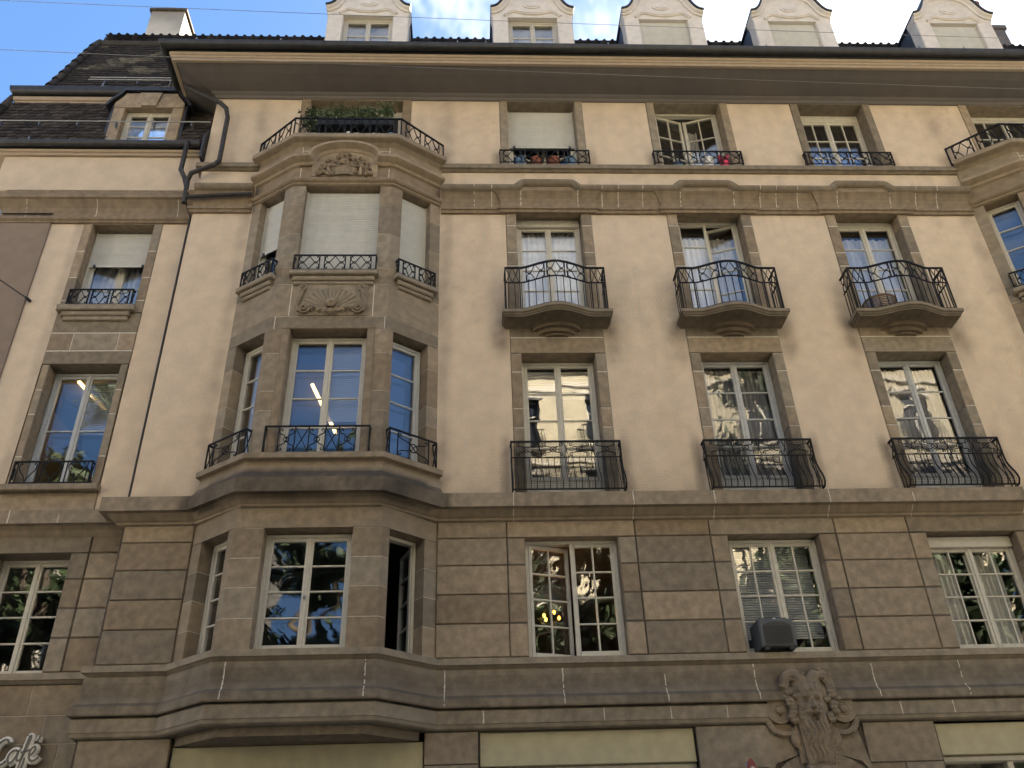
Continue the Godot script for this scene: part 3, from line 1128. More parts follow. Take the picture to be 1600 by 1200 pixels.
# bearded head between volutes over the doorway
func keystone(parent: Node, cx: float) -> void:
	var o := holder("keystone_mask", parent, Transform3D(Basis.from_scale(Vector3(1, 1, 0.66)), Vector3(0, 0, 0.01)))
	var z := 0.08
	var m := sb()
	m.slab(PackedVector2Array([Vector2(cx - 0.17, 3.5), Vector2(cx + 0.13, 3.5), Vector2(cx + 0.23, 4.5), Vector2(cx - 0.25, 4.5)]), 0.0, 0.2)
	m.box(cx - 0.2, 3.46, 0.0, cx + 0.16, 3.56, 0.24, 0.02)
	part("console", m, M.stone0, o)
	m = sb()
	m.relief(cx - 0.26, 3.58, cx + 0.24, 4.62, 90, 170, func(x: float, y: float) -> float:
		var u := (x - cx + 0.01) / 0.2
		var v := y - 4.28
		var wide := 1.0 if v > -0.2 else lerpf(1.0, 0.62, clampf((-v - 0.2) / 0.5, 0.0, 1.0))
		var q := clampf(1.0 - pow(u / wide, 2), 0.0, 1.0)
		var zz := 0.05 + 0.19 * sqrt(q) * (1.0 if v < 0.2 else clampf(1.0 - pow((v - 0.2) / 0.14, 2), 0.0, 1.0))
		if v < -0.3:
			zz *= lerpf(1.0, 0.72, clampf((-v - 0.3) / 0.4, 0.0, 1.0))
		var ux := x - cx + 0.01
		# brow, eyes, nose, cheeks, moustache, mouth
		zz += 0.05 * gauss(absf(ux), v, 0.07, 0.1, 0.06, 0.025) + 0.025 * gauss(ux, v, 0.0, 0.17, 0.1, 0.04)
		zz -= 0.075 * gauss(absf(ux), v, 0.075, 0.045, 0.032, 0.022)
		zz += 0.022 * gauss(absf(ux), v, 0.075, 0.045, 0.016, 0.012)
		zz += 0.1 * gauss(ux, v, 0.0, -0.02, 0.028, 0.06) + 0.07 * gauss(absf(ux), v, 0.022, -0.055, 0.022, 0.02)
		zz += 0.04 * gauss(absf(ux), v, 0.11, -0.04, 0.04, 0.04)
		zz -= 0.16 * gauss(ux, v, 0.0, -0.17, 0.055, 0.04)
		zz += 0.06 * gauss(ux, v, 0.0, -0.225, 0.03, 0.025)
		zz += 0.045 * gauss(absf(ux), v, 0.06, -0.115, 0.05, 0.022)
		# strands of the beard and of the forelocks
		if v < -0.1 and q > 0.0:
			zz += 0.018 * sin(ux * 95.0 + sin(v * 22.0) * 2.2) * smoothstep(-0.1, -0.26, v) * sqrt(q)
		if v > 0.16:
			zz += 0.016 * sin(ux * 80.0) * sqrt(q)
		zz += 0.012 * noise.get_noise_2d(x * 40.0, y * 40.0)
		return zz + z)
	part("bearded_face", m, M.stone0, o)
	for s in [-1, 1]:
		# ram-like locks above the brow
		m = sb()
		var pts := []
		for q in bez(Vector2(0.05, 0.3), Vector2(0.08, 0.58), Vector2(0.36, 0.52), Vector2(0.3, 0.2), 14):
			pts.push_back(Vector3(cx + s * q.x, 4.22 + q.y * 0.92, z + 0.09 - 0.06 * q.x))
		m.tube(pts, 0.1, 9, 0.06)
		m.ball(pts[0], Vector3(0.1, 0.1, 0.1), 8, 6)
		m.ball(pts[pts.size() - 1], Vector3(0.07, 0.07, 0.07), 8, 6)
		for i in 9:
			var q: Vector3 = pts[rng.randi_range(1, pts.size() - 1)]
			m.ball(q + Vector3(rng.randf_range(-0.08, 0.08), rng.randf_range(-0.08, 0.08), rng.randf_range(0.0, 0.07)), Vector3(0.05, 0.035, 0.05), 7, 5)
		for i in 8:
			m.ball(Vector3(cx + s * rng.randf_range(0.18, 0.3), 4.44 - 0.05 * i, z + 0.12), Vector3(0.06, 0.05, 0.08), 8, 5)
		part("horn_lock", m, M.stone0, o)
		# large volutes at both sides
		m = sb()
		var c := Vector3(cx + s * 0.42, 4.23, z - 0.01)
		var disc := PackedVector2Array()
		for i in 24:
			disc.push_back(Vector2(c.x + cos(TAU * i / 24.0) * 0.17, c.y + sin(TAU * i / 24.0) * 0.17))
		m.slab(disc, -0.02, z + 0.05)
		m.tube(spiral(c + Vector3(0, 0, 0.03), 0.16, 2.1, -s, PI * 0.5), 0.027, 7, 0.022)
		m.ball(c + Vector3(0, 0, 0.08), Vector3(0.06, 0.06, 0.05), 10, 6)
		var tail := []
		for q in bez(Vector2(0.58, 0.0), Vector2(0.6, -0.28), Vector2(0.36, -0.32), Vector2(0.22, -0.2), 12):
			tail.push_back(Vector3(cx + s * q.x, 4.2 + q.y, z - 0.02))
		m.tube(tail, 0.045, 8, 0.04)
		m.ball(Vector3(cx + s * 0.24, 3.88, z), Vector3(0.09, 0.12, 0.07), 9, 6)
		part("volute", m, M.stone0, o)


# ---------------------------------------------------------------- plan of the main front

func oriel_path(c: float, hf: float, zf: float, hw: float) -> Array:
	return [Vector2(c - hw, 0), Vector2(c - hf, zf), Vector2(c + hf, zf), Vector2(c + hw, 0)]


func front_path(hf: float, zf: float, hw: float, left := LEFT_END) -> Array:
	var out := [Vector2(left, -0.35), Vector2(left, 0)]
	for c in ORIEL:
		out.append_array(oriel_path(c, hf, zf, hw))
	out.push_back(Vector2(RIGHT_END, 0))
	return out


func ring(m: Mb, c: float, hf: float, zf: float, hw: float, y0: float, y1: float, t := 0.3) -> void:
	m.sweep(oriel_path(c, hf, zf, hw), [Vector2(-t, y0), Vector2(0, y0), Vector2(0, y1), Vector2(-t, y1)], 0.12)


func face_frames(c: float, hf: float, zf: float, hw: float) -> Array:
	# the three faces: transform whose x runs along the face from its middle, z outwards; and the face's length
	var d := Vector2(hw - hf, zf)
	var l := d.length()
	d /= l
	var left := Basis(Vector3(d.x, 0, d.y), Vector3.UP, Vector3(-d.y, 0, d.x))
	var right := Basis(Vector3(d.x, 0, -d.y), Vector3.UP, Vector3(d.y, 0, d.x))
	var mx := (hf + hw) / 2
	return [[Transform3D(left, Vector3(c - mx, 0, zf / 2)), l], [Transform3D(Basis(), Vector3(c, 0, zf)), hf * 2], [Transform3D(right, Vector3(c + mx, 0, zf / 2)), l]]


# one storey of corner and wall piers; fo: half the front opening, sc: pier width beside the corner, sw: beside the wall
func oriel_piers(parent: Node, c: float, hf: float, zf: float, hw: float, fo: float, sc: float, sw: float, ys: Array, t := 0.3) -> void:
	var d := Vector2(hw - hf, -zf).normalized()
	var nin := Vector2(d.y, -d.x)
	if nin.y > 0:
		nin = -nin
	var p1 := Vector2(hf, zf)
	var p0 := Vector2(hw, 0)
	var b := p1 + d * sc
	var corner := [Vector2(fo, zf), p1, b, b + nin * t, Vector2(minf(b.x + nin.x * t, hf) - 0.04, zf - t - 0.02), Vector2(fo, zf - t)]
	var a := p0 - d * sw
	var side := [a, p0, Vector2(hw, -0.3), Vector2(a.x + nin.x * t - 0.02, -0.3), a + nin * t]
	for s in [-1, 1]:
		for k in 2:
			var poly := PackedVector2Array()
			var inner := PackedVector2Array()
			var src: Array = corner if k == 0 else side
			var mid := Vector2.ZERO
			for q in src:
				mid += q / src.size()
			for q in src:
				poly.push_back(Vector2(c + s * q.x, q.y))
				var e: Vector2 = q + (mid - q).normalized() * 0.006
				inner.push_back(Vector2(c + s * e.x, e.y))
			for i in ys.size() - 1:
				var m := sb()
				m.prism(poly, ys[i] + 0.005, ys[i + 1] - 0.005)
				part("pier_stone", m, stone(), parent)
			var mm := Mb.new()
			mm.prism(inner, ys[0], ys[ys.size() - 1])
			part("mortar", mm, M.mortar, parent)


func oriel(parent: Node, c: float, west: bool) -> void:
	# first floor
	var ya := [4.99, 5.4, 5.81, 6.22, 6.645]
	oriel_piers(parent, c, 1.0, 0.6, 1.72, 0.6, 0.12, 0.22, ya)
	var m := sb()
	ring(m, c, 1.0, 0.6, 1.72, 6.65, 6.95)
	part("lintel", m, M.stone0, parent)
	m = sb()
	ring(m, c, 1.0, 0.6, 1.72, 4.1, 4.97)
	part("apron", m, M.stone3, parent)
	var plan := PackedVector2Array()
	for p in oriel_path(c, 0.98, 0.58, 1.7):
		plan.push_back(p)
	plan.push_back(Vector2(c + 1.7, -0.3))
	plan.push_back(Vector2(c - 1.7, -0.3))
	for y in [[3.98, 4.12, "stone3"], [6.9, 7.2, "room_floor"], [10.05, 10.5, "room_floor"], [13.25, 14.2, "soffit"]]:
		m = Mb.new()
		var inset := PackedVector2Array()
		for p in plan:
			inset.push_back(Vector2(c + (p.x - c) * 0.9, p.y * 0.9 - 0.03))
		m.prism(inset, y[0], y[1])
		part("bay_floor", m, M[y[2]], parent)
	# second floor
	var yb := [7.74, 8.53, 8.87, 9.56, 10.015]
	oriel_piers(parent, c, 0.92, 0.57, 1.69, 0.6, 0.1, 0.2, yb)
	# spandrel between second and third floor, in courses
	for y in [[10.02, 10.275], [10.275, 10.93], [10.93, 11.1]]:
		m = sb()
		ring(m, c, 0.9, 0.555, 1.685, y[0] + 0.005, y[1] - 0.005)
		part("spandrel_course", m, stone(), parent)
	m = Mb.new()
	ring(m, c, 0.895, 0.55, 1.68, 10.03, 11.09, 0.28)
	for s in [-1, 1]:
		m.box(c + s * 0.66 - 0.007, 10.285, 0.5, c + s * 0.66 + 0.007, 10.92, 0.558)
		m.box(c + s * 0.86 - 0.007, 10.03, 0.5, c + s * 0.86 + 0.007, 10.27, 0.5575)
	part("mortar", m, M.mortar, parent)
	# hood round the second-floor front opening
	for s in [-1, 1]:
		m = sb()
		m.box(c + s * 0.665 - 0.06, 7.75, 0.5, c + s * 0.665 + 0.06, 10.02, 0.585, 0.012)
		part("window_surround", m, M.stone1, parent)
	m = sb()
	m.box(c - 0.725, 10.021, 0.5, c + 0.725, 10.07, 0.585, 0.012)
	part("window_surround", m, M.stone1, parent)
	# third floor
	var yc := [11.1, 11.3, 12.05, 12.72, 13.165]
	oriel_piers(parent, c, 0.87, 0.53, 1.68, 0.65, 0.19, 0.2, yc)
	# shell spandrel and third-floor sills
	shell_relief(parent, c, 0.56)
	var ff := face_frames(c, 0.87, 0.53, 1.68)
	for i in 3:
		var hl: float = [0.4, 0.72, 0.4][i]
		m = sb()
		m.xf = ff[i][0]
		m.box(-hl, 11.06, -0.3, hl, 11.15, 0.15, 0.015)
		m.box(-hl + 0.06, 10.97, -0.1, hl - 0.06, 11.06, 0.1, 0.02)
		m.box(-hl + 0.08, 10.9, -0.1, hl - 0.08, 10.97, 0.07, 0.02)
		part("window_sill", m, M.stone4, parent)
		var rw: float = hl * 2 - 0.1
		flat_railing(parent, ff[i][0] * Transform3D(Basis(), Vector3(-rw / 2, 11.15, 0.1)), rw, 0.33, 3 if i == 1 else 2, "diamond", 0.08, 0.1)
	# entablature and terrace coping
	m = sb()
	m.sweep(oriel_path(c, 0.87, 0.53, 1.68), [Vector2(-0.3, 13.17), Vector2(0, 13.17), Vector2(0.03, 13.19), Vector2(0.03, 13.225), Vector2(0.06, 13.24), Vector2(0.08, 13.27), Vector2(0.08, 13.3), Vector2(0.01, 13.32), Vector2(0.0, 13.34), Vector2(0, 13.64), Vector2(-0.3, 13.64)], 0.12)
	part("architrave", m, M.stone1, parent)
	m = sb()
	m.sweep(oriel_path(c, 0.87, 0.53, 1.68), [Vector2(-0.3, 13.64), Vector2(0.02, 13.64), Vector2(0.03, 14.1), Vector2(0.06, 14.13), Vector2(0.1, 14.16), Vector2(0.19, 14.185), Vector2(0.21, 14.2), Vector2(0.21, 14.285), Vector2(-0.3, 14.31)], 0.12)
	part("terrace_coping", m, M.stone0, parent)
	# cap moulding, swept up into an arch over the front
	var cap := [Vector2(0, -0.12), Vector2(0.04, -0.1), Vector2(0.06, -0.06), Vector2(0.14, -0.02), Vector2(0.17, 0.0), Vector2(0.17, 0.06), Vector2(0.05, 0.09), Vector2(0, 0.09)]
	var prof := []
	for p in cap:
		prof.push_back(Vector2(p.x, 13.73 + p.y))
	var pth := oriel_path(c, 0.87, 0.53, 1.68)
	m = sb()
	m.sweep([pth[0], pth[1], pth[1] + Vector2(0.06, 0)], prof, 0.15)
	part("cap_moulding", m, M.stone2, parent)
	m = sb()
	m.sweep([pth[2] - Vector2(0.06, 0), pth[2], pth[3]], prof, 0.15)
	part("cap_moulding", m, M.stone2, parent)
	var arch := []
	arch.push_back(Vector2(c - 0.81, 13.73))
	arch.push_back(Vector2(c - 0.66, 13.73))
	for i in range(0, 25):
		var t := -1.0 + 2.0 * i / 24.0
		arch.push_back(Vector2(c + sin(t * PI / 2) * 0.6, 13.74 + 0.34 * pow(cos(t * PI / 2), 0.9)))
	arch.push_back(Vector2(c + 0.66, 13.73))
	arch.push_back(Vector2(c + 0.81, 13.73))
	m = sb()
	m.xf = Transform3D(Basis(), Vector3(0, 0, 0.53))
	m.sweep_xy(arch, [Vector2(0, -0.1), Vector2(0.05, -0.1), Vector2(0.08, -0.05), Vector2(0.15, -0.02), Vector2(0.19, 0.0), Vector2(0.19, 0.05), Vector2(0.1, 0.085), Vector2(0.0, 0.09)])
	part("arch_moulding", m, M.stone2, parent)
	m = sb()
	var tym := PackedVector2Array([Vector2(c - 0.58, 13.36), Vector2(c + 0.58, 13.36)])
	for i in 17:
		var a := PI * i / 16.0
		tym.push_back(Vector2(c + cos(a) * 0.58, 13.7 + sin(a) * 0.32))
	m.slab(tym, 0.5, 0.568)
	part("tympanum", m, M.stone2, parent)
	basket_relief(parent, c, 13.37, 0.565)
	for e in [[-0.786, -0.774, 13.33, 13.6, 0.5335], [0.774, 0.786, 13.33, 13.6, 0.5335], [-0.786, -0.774, 13.84, 14.1, 0.5635], [0.774, 0.786, 13.84, 14.1, 0.5635], [-0.8, -0.42, 14.0, 14.012, 0.5615], [0.42, 0.8, 14.0, 14.012, 0.5615]]:
		m = Mb.new()
		m.box(c + e[0], e[2], 0.5, c + e[1], e[3], e[4])
		part("mortar_joint", m, M.mortar, parent)
	# terrace railing along three sides
	var o := holder("railing", parent)
	var rp := oriel_path(c, 0.97, 0.66, 1.72)
	rp[0] = Vector2(rp[0].x, 0.02)
	rp[3] = Vector2(rp[3].x, 0.02)
	for e in [[14.3 + 0.46, 0.02, "handrail"], [14.335, 0.013, "bottom_rail"]]:
		var pts := []
		for p in rp:
			pts.push_back(Vector3(p.x, e[0], p.y))
		iron_bar(o, e[2], pts, e[1])
	for i in 3:
		var a: Vector2 = rp[i]
		var b: Vector2 = rp[i + 1]
		var l := a.distance_to(b)
		var fm := func(p: Vector2) -> Vector3:
			var q: Vector2 = a.lerp(b, p.x / l)
			return Vector3(q.x, p.y, q.y)
		var k: int = [2, 4, 2][i]
		var g := 0.1
		var fw := (l - g * (k + 1)) / k
		for j in k:
			var x0 := g + (fw + g) * j
			iron_field(o, "diamond", x0, x0 + fw, 14.34, 14.75, fm, 0.01)
			for x in [x0, x0 + fw]:
				iron_bar(o, "upright", [fm.call(Vector2(x, 14.335)), fm.call(Vector2(x, 14.75))], 0.011)
		iron_bar(o, "post", [fm.call(Vector2(0.0, 14.29)), fm.call(Vector2(0.0, 14.78))], 0.016)
	iron_bar(o, "post", [Vector3(rp[3].x, 14.29, rp[3].y), Vector3(rp[3].x, 14.78, rp[3].y)], 0.016)
	# second-floor sill with its flared base
	m = sb()
	m.sweep(oriel_path(c, 0.92, 0.57, 1.69), [Vector2(-0.3, 7.25), Vector2(0.24, 7.29), Vector2(0.19, 7.36), Vector2(0.13, 7.45), Vector2(0.1, 7.55), Vector2(0.09, 7.61), Vector2(0.1, 7.635), Vector2(0.17, 7.645), Vector2(0.18, 7.655), Vector2(0.18, 7.735), Vector2(-0.3, 7.755)], 0.1)
	part("window_sill", m, M.stone0, parent)
	var fb := face_frames(c, 0.92, 0.57, 1.69)
	for i in 3:
		var rw: float = [0.82, 1.5, 0.82][i]
		flat_railing(parent, fb[i][0] * Transform3D(Basis(), Vector3(-rw / 2, 7.74, 0.1)), rw, 0.46, 3 if i == 1 else 1, "scroll", 0.2 if i == 1 else 0.14, 0.1, "cross")
	# windows
	var fa := face_frames(c, 1.0, 0.6, 1.72)
	var inn := Vector3(0, 0, -0.2)
	var fx: Array = [fa, fb, ff]
	if west:
		window(parent, fa[0][0] * Transform3D(Basis(), Vector3(0.05, 4.99, -0.2)), 0.6, 1.66, {"single": true, "rows": 4, "wave": 0.012})
		window(parent, fa[1][0] * Transform3D(Basis(), Vector3(0, 4.99, -0.2)), 1.2, 1.64, {"rows": 4, "wave": 0.022, "handle": true})
		window(parent, fa[2][0] * Transform3D(Basis(), Vector3(-0.05, 4.99, -0.2)), 0.6, 1.66, {"single": true, "rows": 4, "open_left": 108.0, "hinge": 1, "label": "bay window with its casement swung open into the dark room"})
		window(parent, fb[0][0] * Transform3D(Basis(), Vector3(0.05, 7.74, -0.2)), 0.65, 2.24, {"single": true, "rows": 4})
		window(parent, fb[1][0] * Transform3D(Basis(), Vector3(0, 7.74, -0.22)), 1.2, 2.26, {"rows": 4, "wave": 0.004})
		window(parent, fb[2][0] * Transform3D(Basis(), Vector3(-0.05, 7.74, -0.2)), 0.65, 2.24, {"single": true, "rows": 4, "wave": 0.004, "paint": "window_grey"})
		window(parent, ff[0][0] * Transform3D(Basis(), Vector3(-0.01, 11.13, -0.2)), 0.6, 2.03, {"single": true, "rows": 3, "shutter": 0.56})
		window(parent, ff[1][0] * Transform3D(Basis(), Vector3(0, 11.13, -0.2)), 1.3, 2.03, {"rows": 3, "shutter": 0.985})
		window(parent, ff[2][0] * Transform3D(Basis(), Vector3(-0.01, 11.13, -0.2)), 0.6, 2.03, {"single": true, "rows": 3, "shutter": 0.985})
	else:
		for i in 3:
			var ww: float = [0.6, 1.25, 0.6][i]
			window(parent, fa[i][0] * Transform3D(Basis(), Vector3(0, 4.99, -0.2)), minf(ww, 1.2), 1.65, {"single": i != 1, "rows": 4})
			window(parent, fb[i][0] * Transform3D(Basis(), Vector3(0, 7.74, -0.2)), minf(ww, 1.2), 2.26, {"single": i != 1, "rows": 4, "wave": 0.004})
			window(parent, ff[i][0] * Transform3D(Basis(), Vector3(0, 11.13, -0.2)), ww, 2.03, {"single": i != 1, "rows": 4, "wave": 0.004})


# ---------------------------------------------------------------- the main building

func interior(o: Node, x0: float, x1: float, front: float, back: float, levels: Array, cuts: Array) -> void:
	for y in levels:
		var m := Mb.new()
		m.box(x0, y - 0.25, back, x1, y - 0.03, front)
		part("ceiling", m, M.room, o)
		m = Mb.new()
		m.box(x0, y - 0.027, back, x1, y, front)
		part("floor", m, M.room_floor, o)
	var m := Mb.new()
	m.box(x0, 0.2, back - 0.3, x1, levels[levels.size() - 1] - 0.1, back)
	part("rear_wall", m, M.room, o)
	for x in cuts:
		m = Mb.new()
		m.box(x - 0.08, 0.2, back, x + 0.08, levels[levels.size() - 1] - 0.1, front)
		part("party_wall", m, M.room, o)


func main_building() -> Node3D:
	var o := holder("apartment_building", self)
	tag(o, "large beige plastered apartment building with brown stone oriel, iron balconies and white dormers", "building")
	# plastered wall
	var holes := []
	for c in CX:
		holes.push_back(rect(c - 0.78, c + 0.78, 7.0, 13.06))
		holes.push_back(rect(c - 0.83, c + 0.83, 14.2, 16.2))
	for c in ORIEL:
		holes.push_back(rect(c - 1.6, c + 1.6, 4.0, 13.3))
		holes.push_back(rect(c - 1.08, c + 1.08, 14.2, 16.2))
	var m := Mb.new()
	m.stain = wall_stain
	wall_with_holes(m, LEFT_END, RIGHT_END, 7.05, 16.2, 0.0, holes, 0.07)
	part("plaster_wall", m, M.plaster, o)
	m = Mb.new()
	m.box(LEFT_END, 7.0, -4.0, LEFT_END + 0.02, 16.2, -0.002)
	part("plaster_return", m, M.plaster, o)
	# the ashlar base
	var bh := []
	for c in CX:
		bh.push_back(rect(c - 0.92, c + 0.92, 4.97, 7.0))
	for c in ORIEL:
		bh.push_back(rect(c - 1.6, c + 1.6, 3.3, 7.04))
	bh.push_back(rect(0.09, 2.86, 0.3, 4.06))
	bh.push_back(rect(6.02, 8.8, 0.3, 4.06))
	bh.push_back(rect(-3.75, -0.6, 0.3, 3.98))
	bh.push_back(rect(3.75, 5.05, 0.3, 3.1))
	m = sb()
	wall_with_holes(m, LEFT_END, RIGHT_END, 0.0, 7.05, 0.0, bh, 0.6)
	part("backing_wall", m, M.dark_mortar, o)
	# rusticated piers of the first floor
	var piers := [[LEFT_END + 0.03, -3.92], [-0.48, CX[0] - 0.93], [CX[0] + 0.93, CX[1] - 0.93], [CX[1] + 0.93, CX[2] - 0.93], [CX[2] + 0.93, 9.36], [12.82, RIGHT_END]]
	var ys := [5.0, 5.46, 5.87, 6.29, 6.7, 6.98]
	for p in piers:
		for i in ys.size() - 1:
			block(o, p[0], p[1], ys[i], ys[i + 1], -0.05, 0.032, 0.011, Transform3D(), "rusticated_block", 0.004)
	for c in CX:
		jambs(o, c, 0.67, 0.925, ys.slice(0, 5), 0.03, -0.4, Transform3D(), "dark_mortar")
		block(o, c - 0.925, c + 0.925, 6.7, 6.99, -0.4, 0.03, 0.008, Transform3D(), "lintel")
	# string courses along the front and round the oriels
	m = sb()
	m.sweep(front_path(0.92, 0.57, 1.69), [Vector2(-0.2, 6.94), Vector2(0.02, 6.94), Vector2(0.07, 6.955), Vector2(0.08, 6.985), Vector2(0.11, 7.0), Vector2(0.17, 7.05), Vector2(0.2, 7.075), Vector2(0.28, 7.08), Vector2(0.28, 7.295), Vector2(-0.1, 7.34)], 0.09)
	part("string_course", m, M.stone0, o)
	m = sb()
	m.sweep(front_path(1.0, 0.6, 1.72), [Vector2(-0.1, 4.84), Vector2(0.03, 4.85), Vector2(0.07, 4.88), Vector2(0.1, 4.89), Vector2(0.1, 4.975), Vector2(-0.1, 4.995)], 0.12)
	part("sill_course", m, M.stone4, o)
	m = sb()
	m.sweep(front_path(1.0, 0.6, 1.72), [Vector2(-0.02, 4.34), Vector2(0.13, 4.34), Vector2(0.14, 4.36), Vector2(0.14, 4.45), Vector2(0.11, 4.47), Vector2(0.08, 4.5), Vector2(0.055, 4.58), Vector2(0.05, 4.66), Vector2(0.06, 4.76), Vector2(0.05, 4.84), Vector2(-0.02, 4.85)], 0.12)
	part("frieze_course", m, M.stone3, o)
	m = sb()
	m.sweep(front_path(1.0, 0.6, 1.72), [Vector2(-0.1, 4.08), Vector2(0.04, 4.08), Vector2(0.07, 4.1), Vector2(0.08, 4.14), Vector2(0.09, 4.15), Vector2(0.09, 4.31), Vector2(0.05, 4.335), Vector2(-0.1, 4.335)], 0.12)
	part("band_course", m, M.stone4, o)
	var fr := [Vector2(0.14, 4.36), Vector2(0.14, 4.45), Vector2(0.11, 4.47), Vector2(0.08, 4.5), Vector2(0.055, 4.58), Vector2(0.05, 4.66), Vector2(0.06, 4.76), Vector2(0.05, 4.84)]
	joints(o, fr, [-0.35, 1.2, 2.55, 3.75, 5.35, 6.55, 8.1])
	joints(o, [Vector2(0.09, 4.15), Vector2(0.09, 4.31)], [0.15, 1.7, 2.57, 3.3, 5.6, 6.3, 7.6])
	joints(o, [Vector2(0.28, 7.082), Vector2(0.28, 7.294)], [0.62, 2.36, 3.55, 5.25, 6.5, 8.2])
	joints(o, [Vector2(0.02, 6.94), Vector2(0.07, 6.955), Vector2(0.08, 6.985), Vector2(0.11, 7.0), Vector2(0.17, 7.05), Vector2(0.2, 7.075)], [0.62, 2.36, 3.55, 5.25, 6.5, 8.2])
	# vertical joints of the oriel base
	joints(o, fr, [-3.05, -1.32], 0.6)
	# shop level: stone blocks, shop fronts with cream fascias
	for p in [[LEFT_END + 0.03, -3.76, 3.38, 4.07], [-0.6, 0.08, 3.68, 4.07], [-0.6, 0.08, 3.2, 3.68], [2.87, 3.83, 3.55, 4.07], [2.87, 3.4, 3.0, 3.55], [3.4, 3.83, 3.0, 3.55], [5.05, 6.0, 3.58, 4.07], [5.05, 5.5, 3.0, 3.58], [5.5, 6.0, 3.0, 3.58], [8.82, 9.6, 3.4, 4.07]]:
		block(o, p[0], p[1], p[2], p[3], -0.05, 0.03, 0.005, Transform3D(), "stone_block", 0.005)
	for s in [[0.09, 2.86, 3.655, 4.06], [6.02, 8.8, 3.655, 4.04], [-3.75, -0.6, 3.5, 3.97]]:
		var sh := holder("shop_window", o)
		m = Mb.new()
		m.box(s[0] + 0.01, s[2], -0.25, s[1] - 0.01, s[3], -0.03, 0.008)
		part("fascia_panel", m, M.cream, sh)
		m = Mb.new()
		m.box(s[0], s[2] - 0.07, -0.3, s[1], s[2] - 0.005, -0.12, 0.008)
		part("shop_transom", m, M.window_paint, sh)
		for i in 4:
			var x: float = lerpf(s[0] + 0.04, s[1] - 0.04, i / 3.0)
			m = Mb.new()
			m.box(x - 0.04, 0.5, -0.28, x + 0.04, s[2] - 0.07, -0.16, 0.008)
			part("shop_mullion", m, M.window_paint, sh)
		m = Mb.new()
		m.box(s[0], 0.3, -0.32, s[1], 0.5, -0.1, 0.01)
		part("shop_sill", m, M.window_paint, sh)
		for i in 3:
			var xa: float = lerpf(s[0] + 0.04, s[1] - 0.04, i / 3.0) + 0.042
			var xb: float = lerpf(s[0] + 0.04, s[1] - 0.04, (i + 1) / 3.0) - 0.042
			part_mesh("pane", pane_mesh(xb - xa, s[2] - 0.57, 0.003, 3.0), M.glass, sh, Transform3D(Basis(), Vector3(xa, 0.5, -0.2)))
	# doorway under the keystone: arch stones round a dark door
	var n := 9
	for i in n:
		var a := PI * i / n
		var b := PI * (i + 1) / n
		var q := PackedVector2Array()
		for e in [[0.66, a], [0.66, (a + b) / 2], [0.66, b], [0.84, b], [0.84, (a + b) / 2], [0.84, a]]:
			q.push_back(Vector2(4.4 + cos(e[1]) * e[0], 2.88 + sin(e[1]) * e[0]))
		m = sb()
		m.slab(q, -0.3, 0.06)
		part("arch_stone", m, stone(), o)
	for s in [-1, 1]:
		m = sb()
		m.slab(PackedVector2Array([Vector2(4.4 + s * 0.86, 2.9), Vector2(4.4 + s * 0.84, 3.2), Vector2(4.4 + s * 0.55, 3.6), Vector2(4.4 + s * 0.1, 3.74), Vector2(4.4 + s * 0.1, 4.07), Vector2(4.4 + s * 0.56, 4.07), Vector2(4.4 + s * 0.66, 3.55), Vector2(4.4 + s * 1.0, 3.2), Vector2(4.4 + s * 1.0, 2.9)]), -0.03, 0.025)
		part("spandrel", m, M.stone0, o)
	m = Mb.new()
	m.box(3.7, 0.3, -0.4, 5.1, 3.6, -0.32)
	part("door", m, M.bark, o)
	keystone(o, 4.4)
	# window surrounds, windows and rails of the three columns
	var jb := [7.3, 8.526, 8.873, 9.559, 9.915]
	var jc := [10.5, 11.781, 12.089, 12.725, 13.055]
	for i in 3:
		var c: float = CX[i]
		jambs(o, c, 0.6, 0.78, jb, 0.02, -0.4)
		block(o, c - 0.78, c + 0.78, 9.92, 10.235, -0.4, 0.02, 0.008, Transform3D(), "lintel")
		block(o, c - 0.78, c + 0.78, 10.245, 10.5, -0.4, 0.018, 0.006, Transform3D(), "stone_block")
		m = Mb.new()
		m.box(c - 0.77, 9.94, -0.39, c + 0.77, 10.49, 0.012)
		part("mortar", m, M.mortar, o)
		jambs(o, c, 0.585, 0.78, jc, 0.02, -0.4)
		block(o, c - 0.78, c + 0.78, 13.045, 13.2, -0.4, -0.004, 0.0, Transform3D(), "lintel")
		var jd := [14.2, 16.1]
		jambs(o, c, 0.665, 0.83, jd, 0.02, -0.4)
		block(o, c - 0.83, c + 0.83, 16.04, 16.2, -0.4, 0.015, 0.0, Transform3D(), "lintel")
		bow_balcony(o, c)
		basket_railing(o, c)
		flat_railing(o, Transform3D(Basis(), Vector3(c - 0.85, 14.22, 0.1)), 1.7, 0.35, 4, "diamond", 0.06, 0.1)
		var at := func(y: float, z: float) -> Transform3D: return Transform3D(Basis(), Vector3(c, y, z))
		match i:
			0:
				window(o, at.call(4.99, -0.14), 1.34, 1.72, {"cols": 2, "rows": 4, "wave": 0.012, "open_left": 17.0, "label": "small-paned window with its left leaf ajar"})
				window(o, at.call(7.33, -0.24), 1.2, 2.58, {"rows": 4, "panel": 0.42, "wave": 0.004, "sheets": 2})
				window(o, at.call(10.53, -0.24), 1.17, 2.52, {"rows": 4, "panel": 0.4, "box": true, "head": 0.17, "wave": 0.005})
				window(o, at.call(14.22, -0.28), 1.33, 1.83, {"cols": 2, "rows": 3, "shutter": 0.56, "open_left": 22.0, "open_right": 22.0})
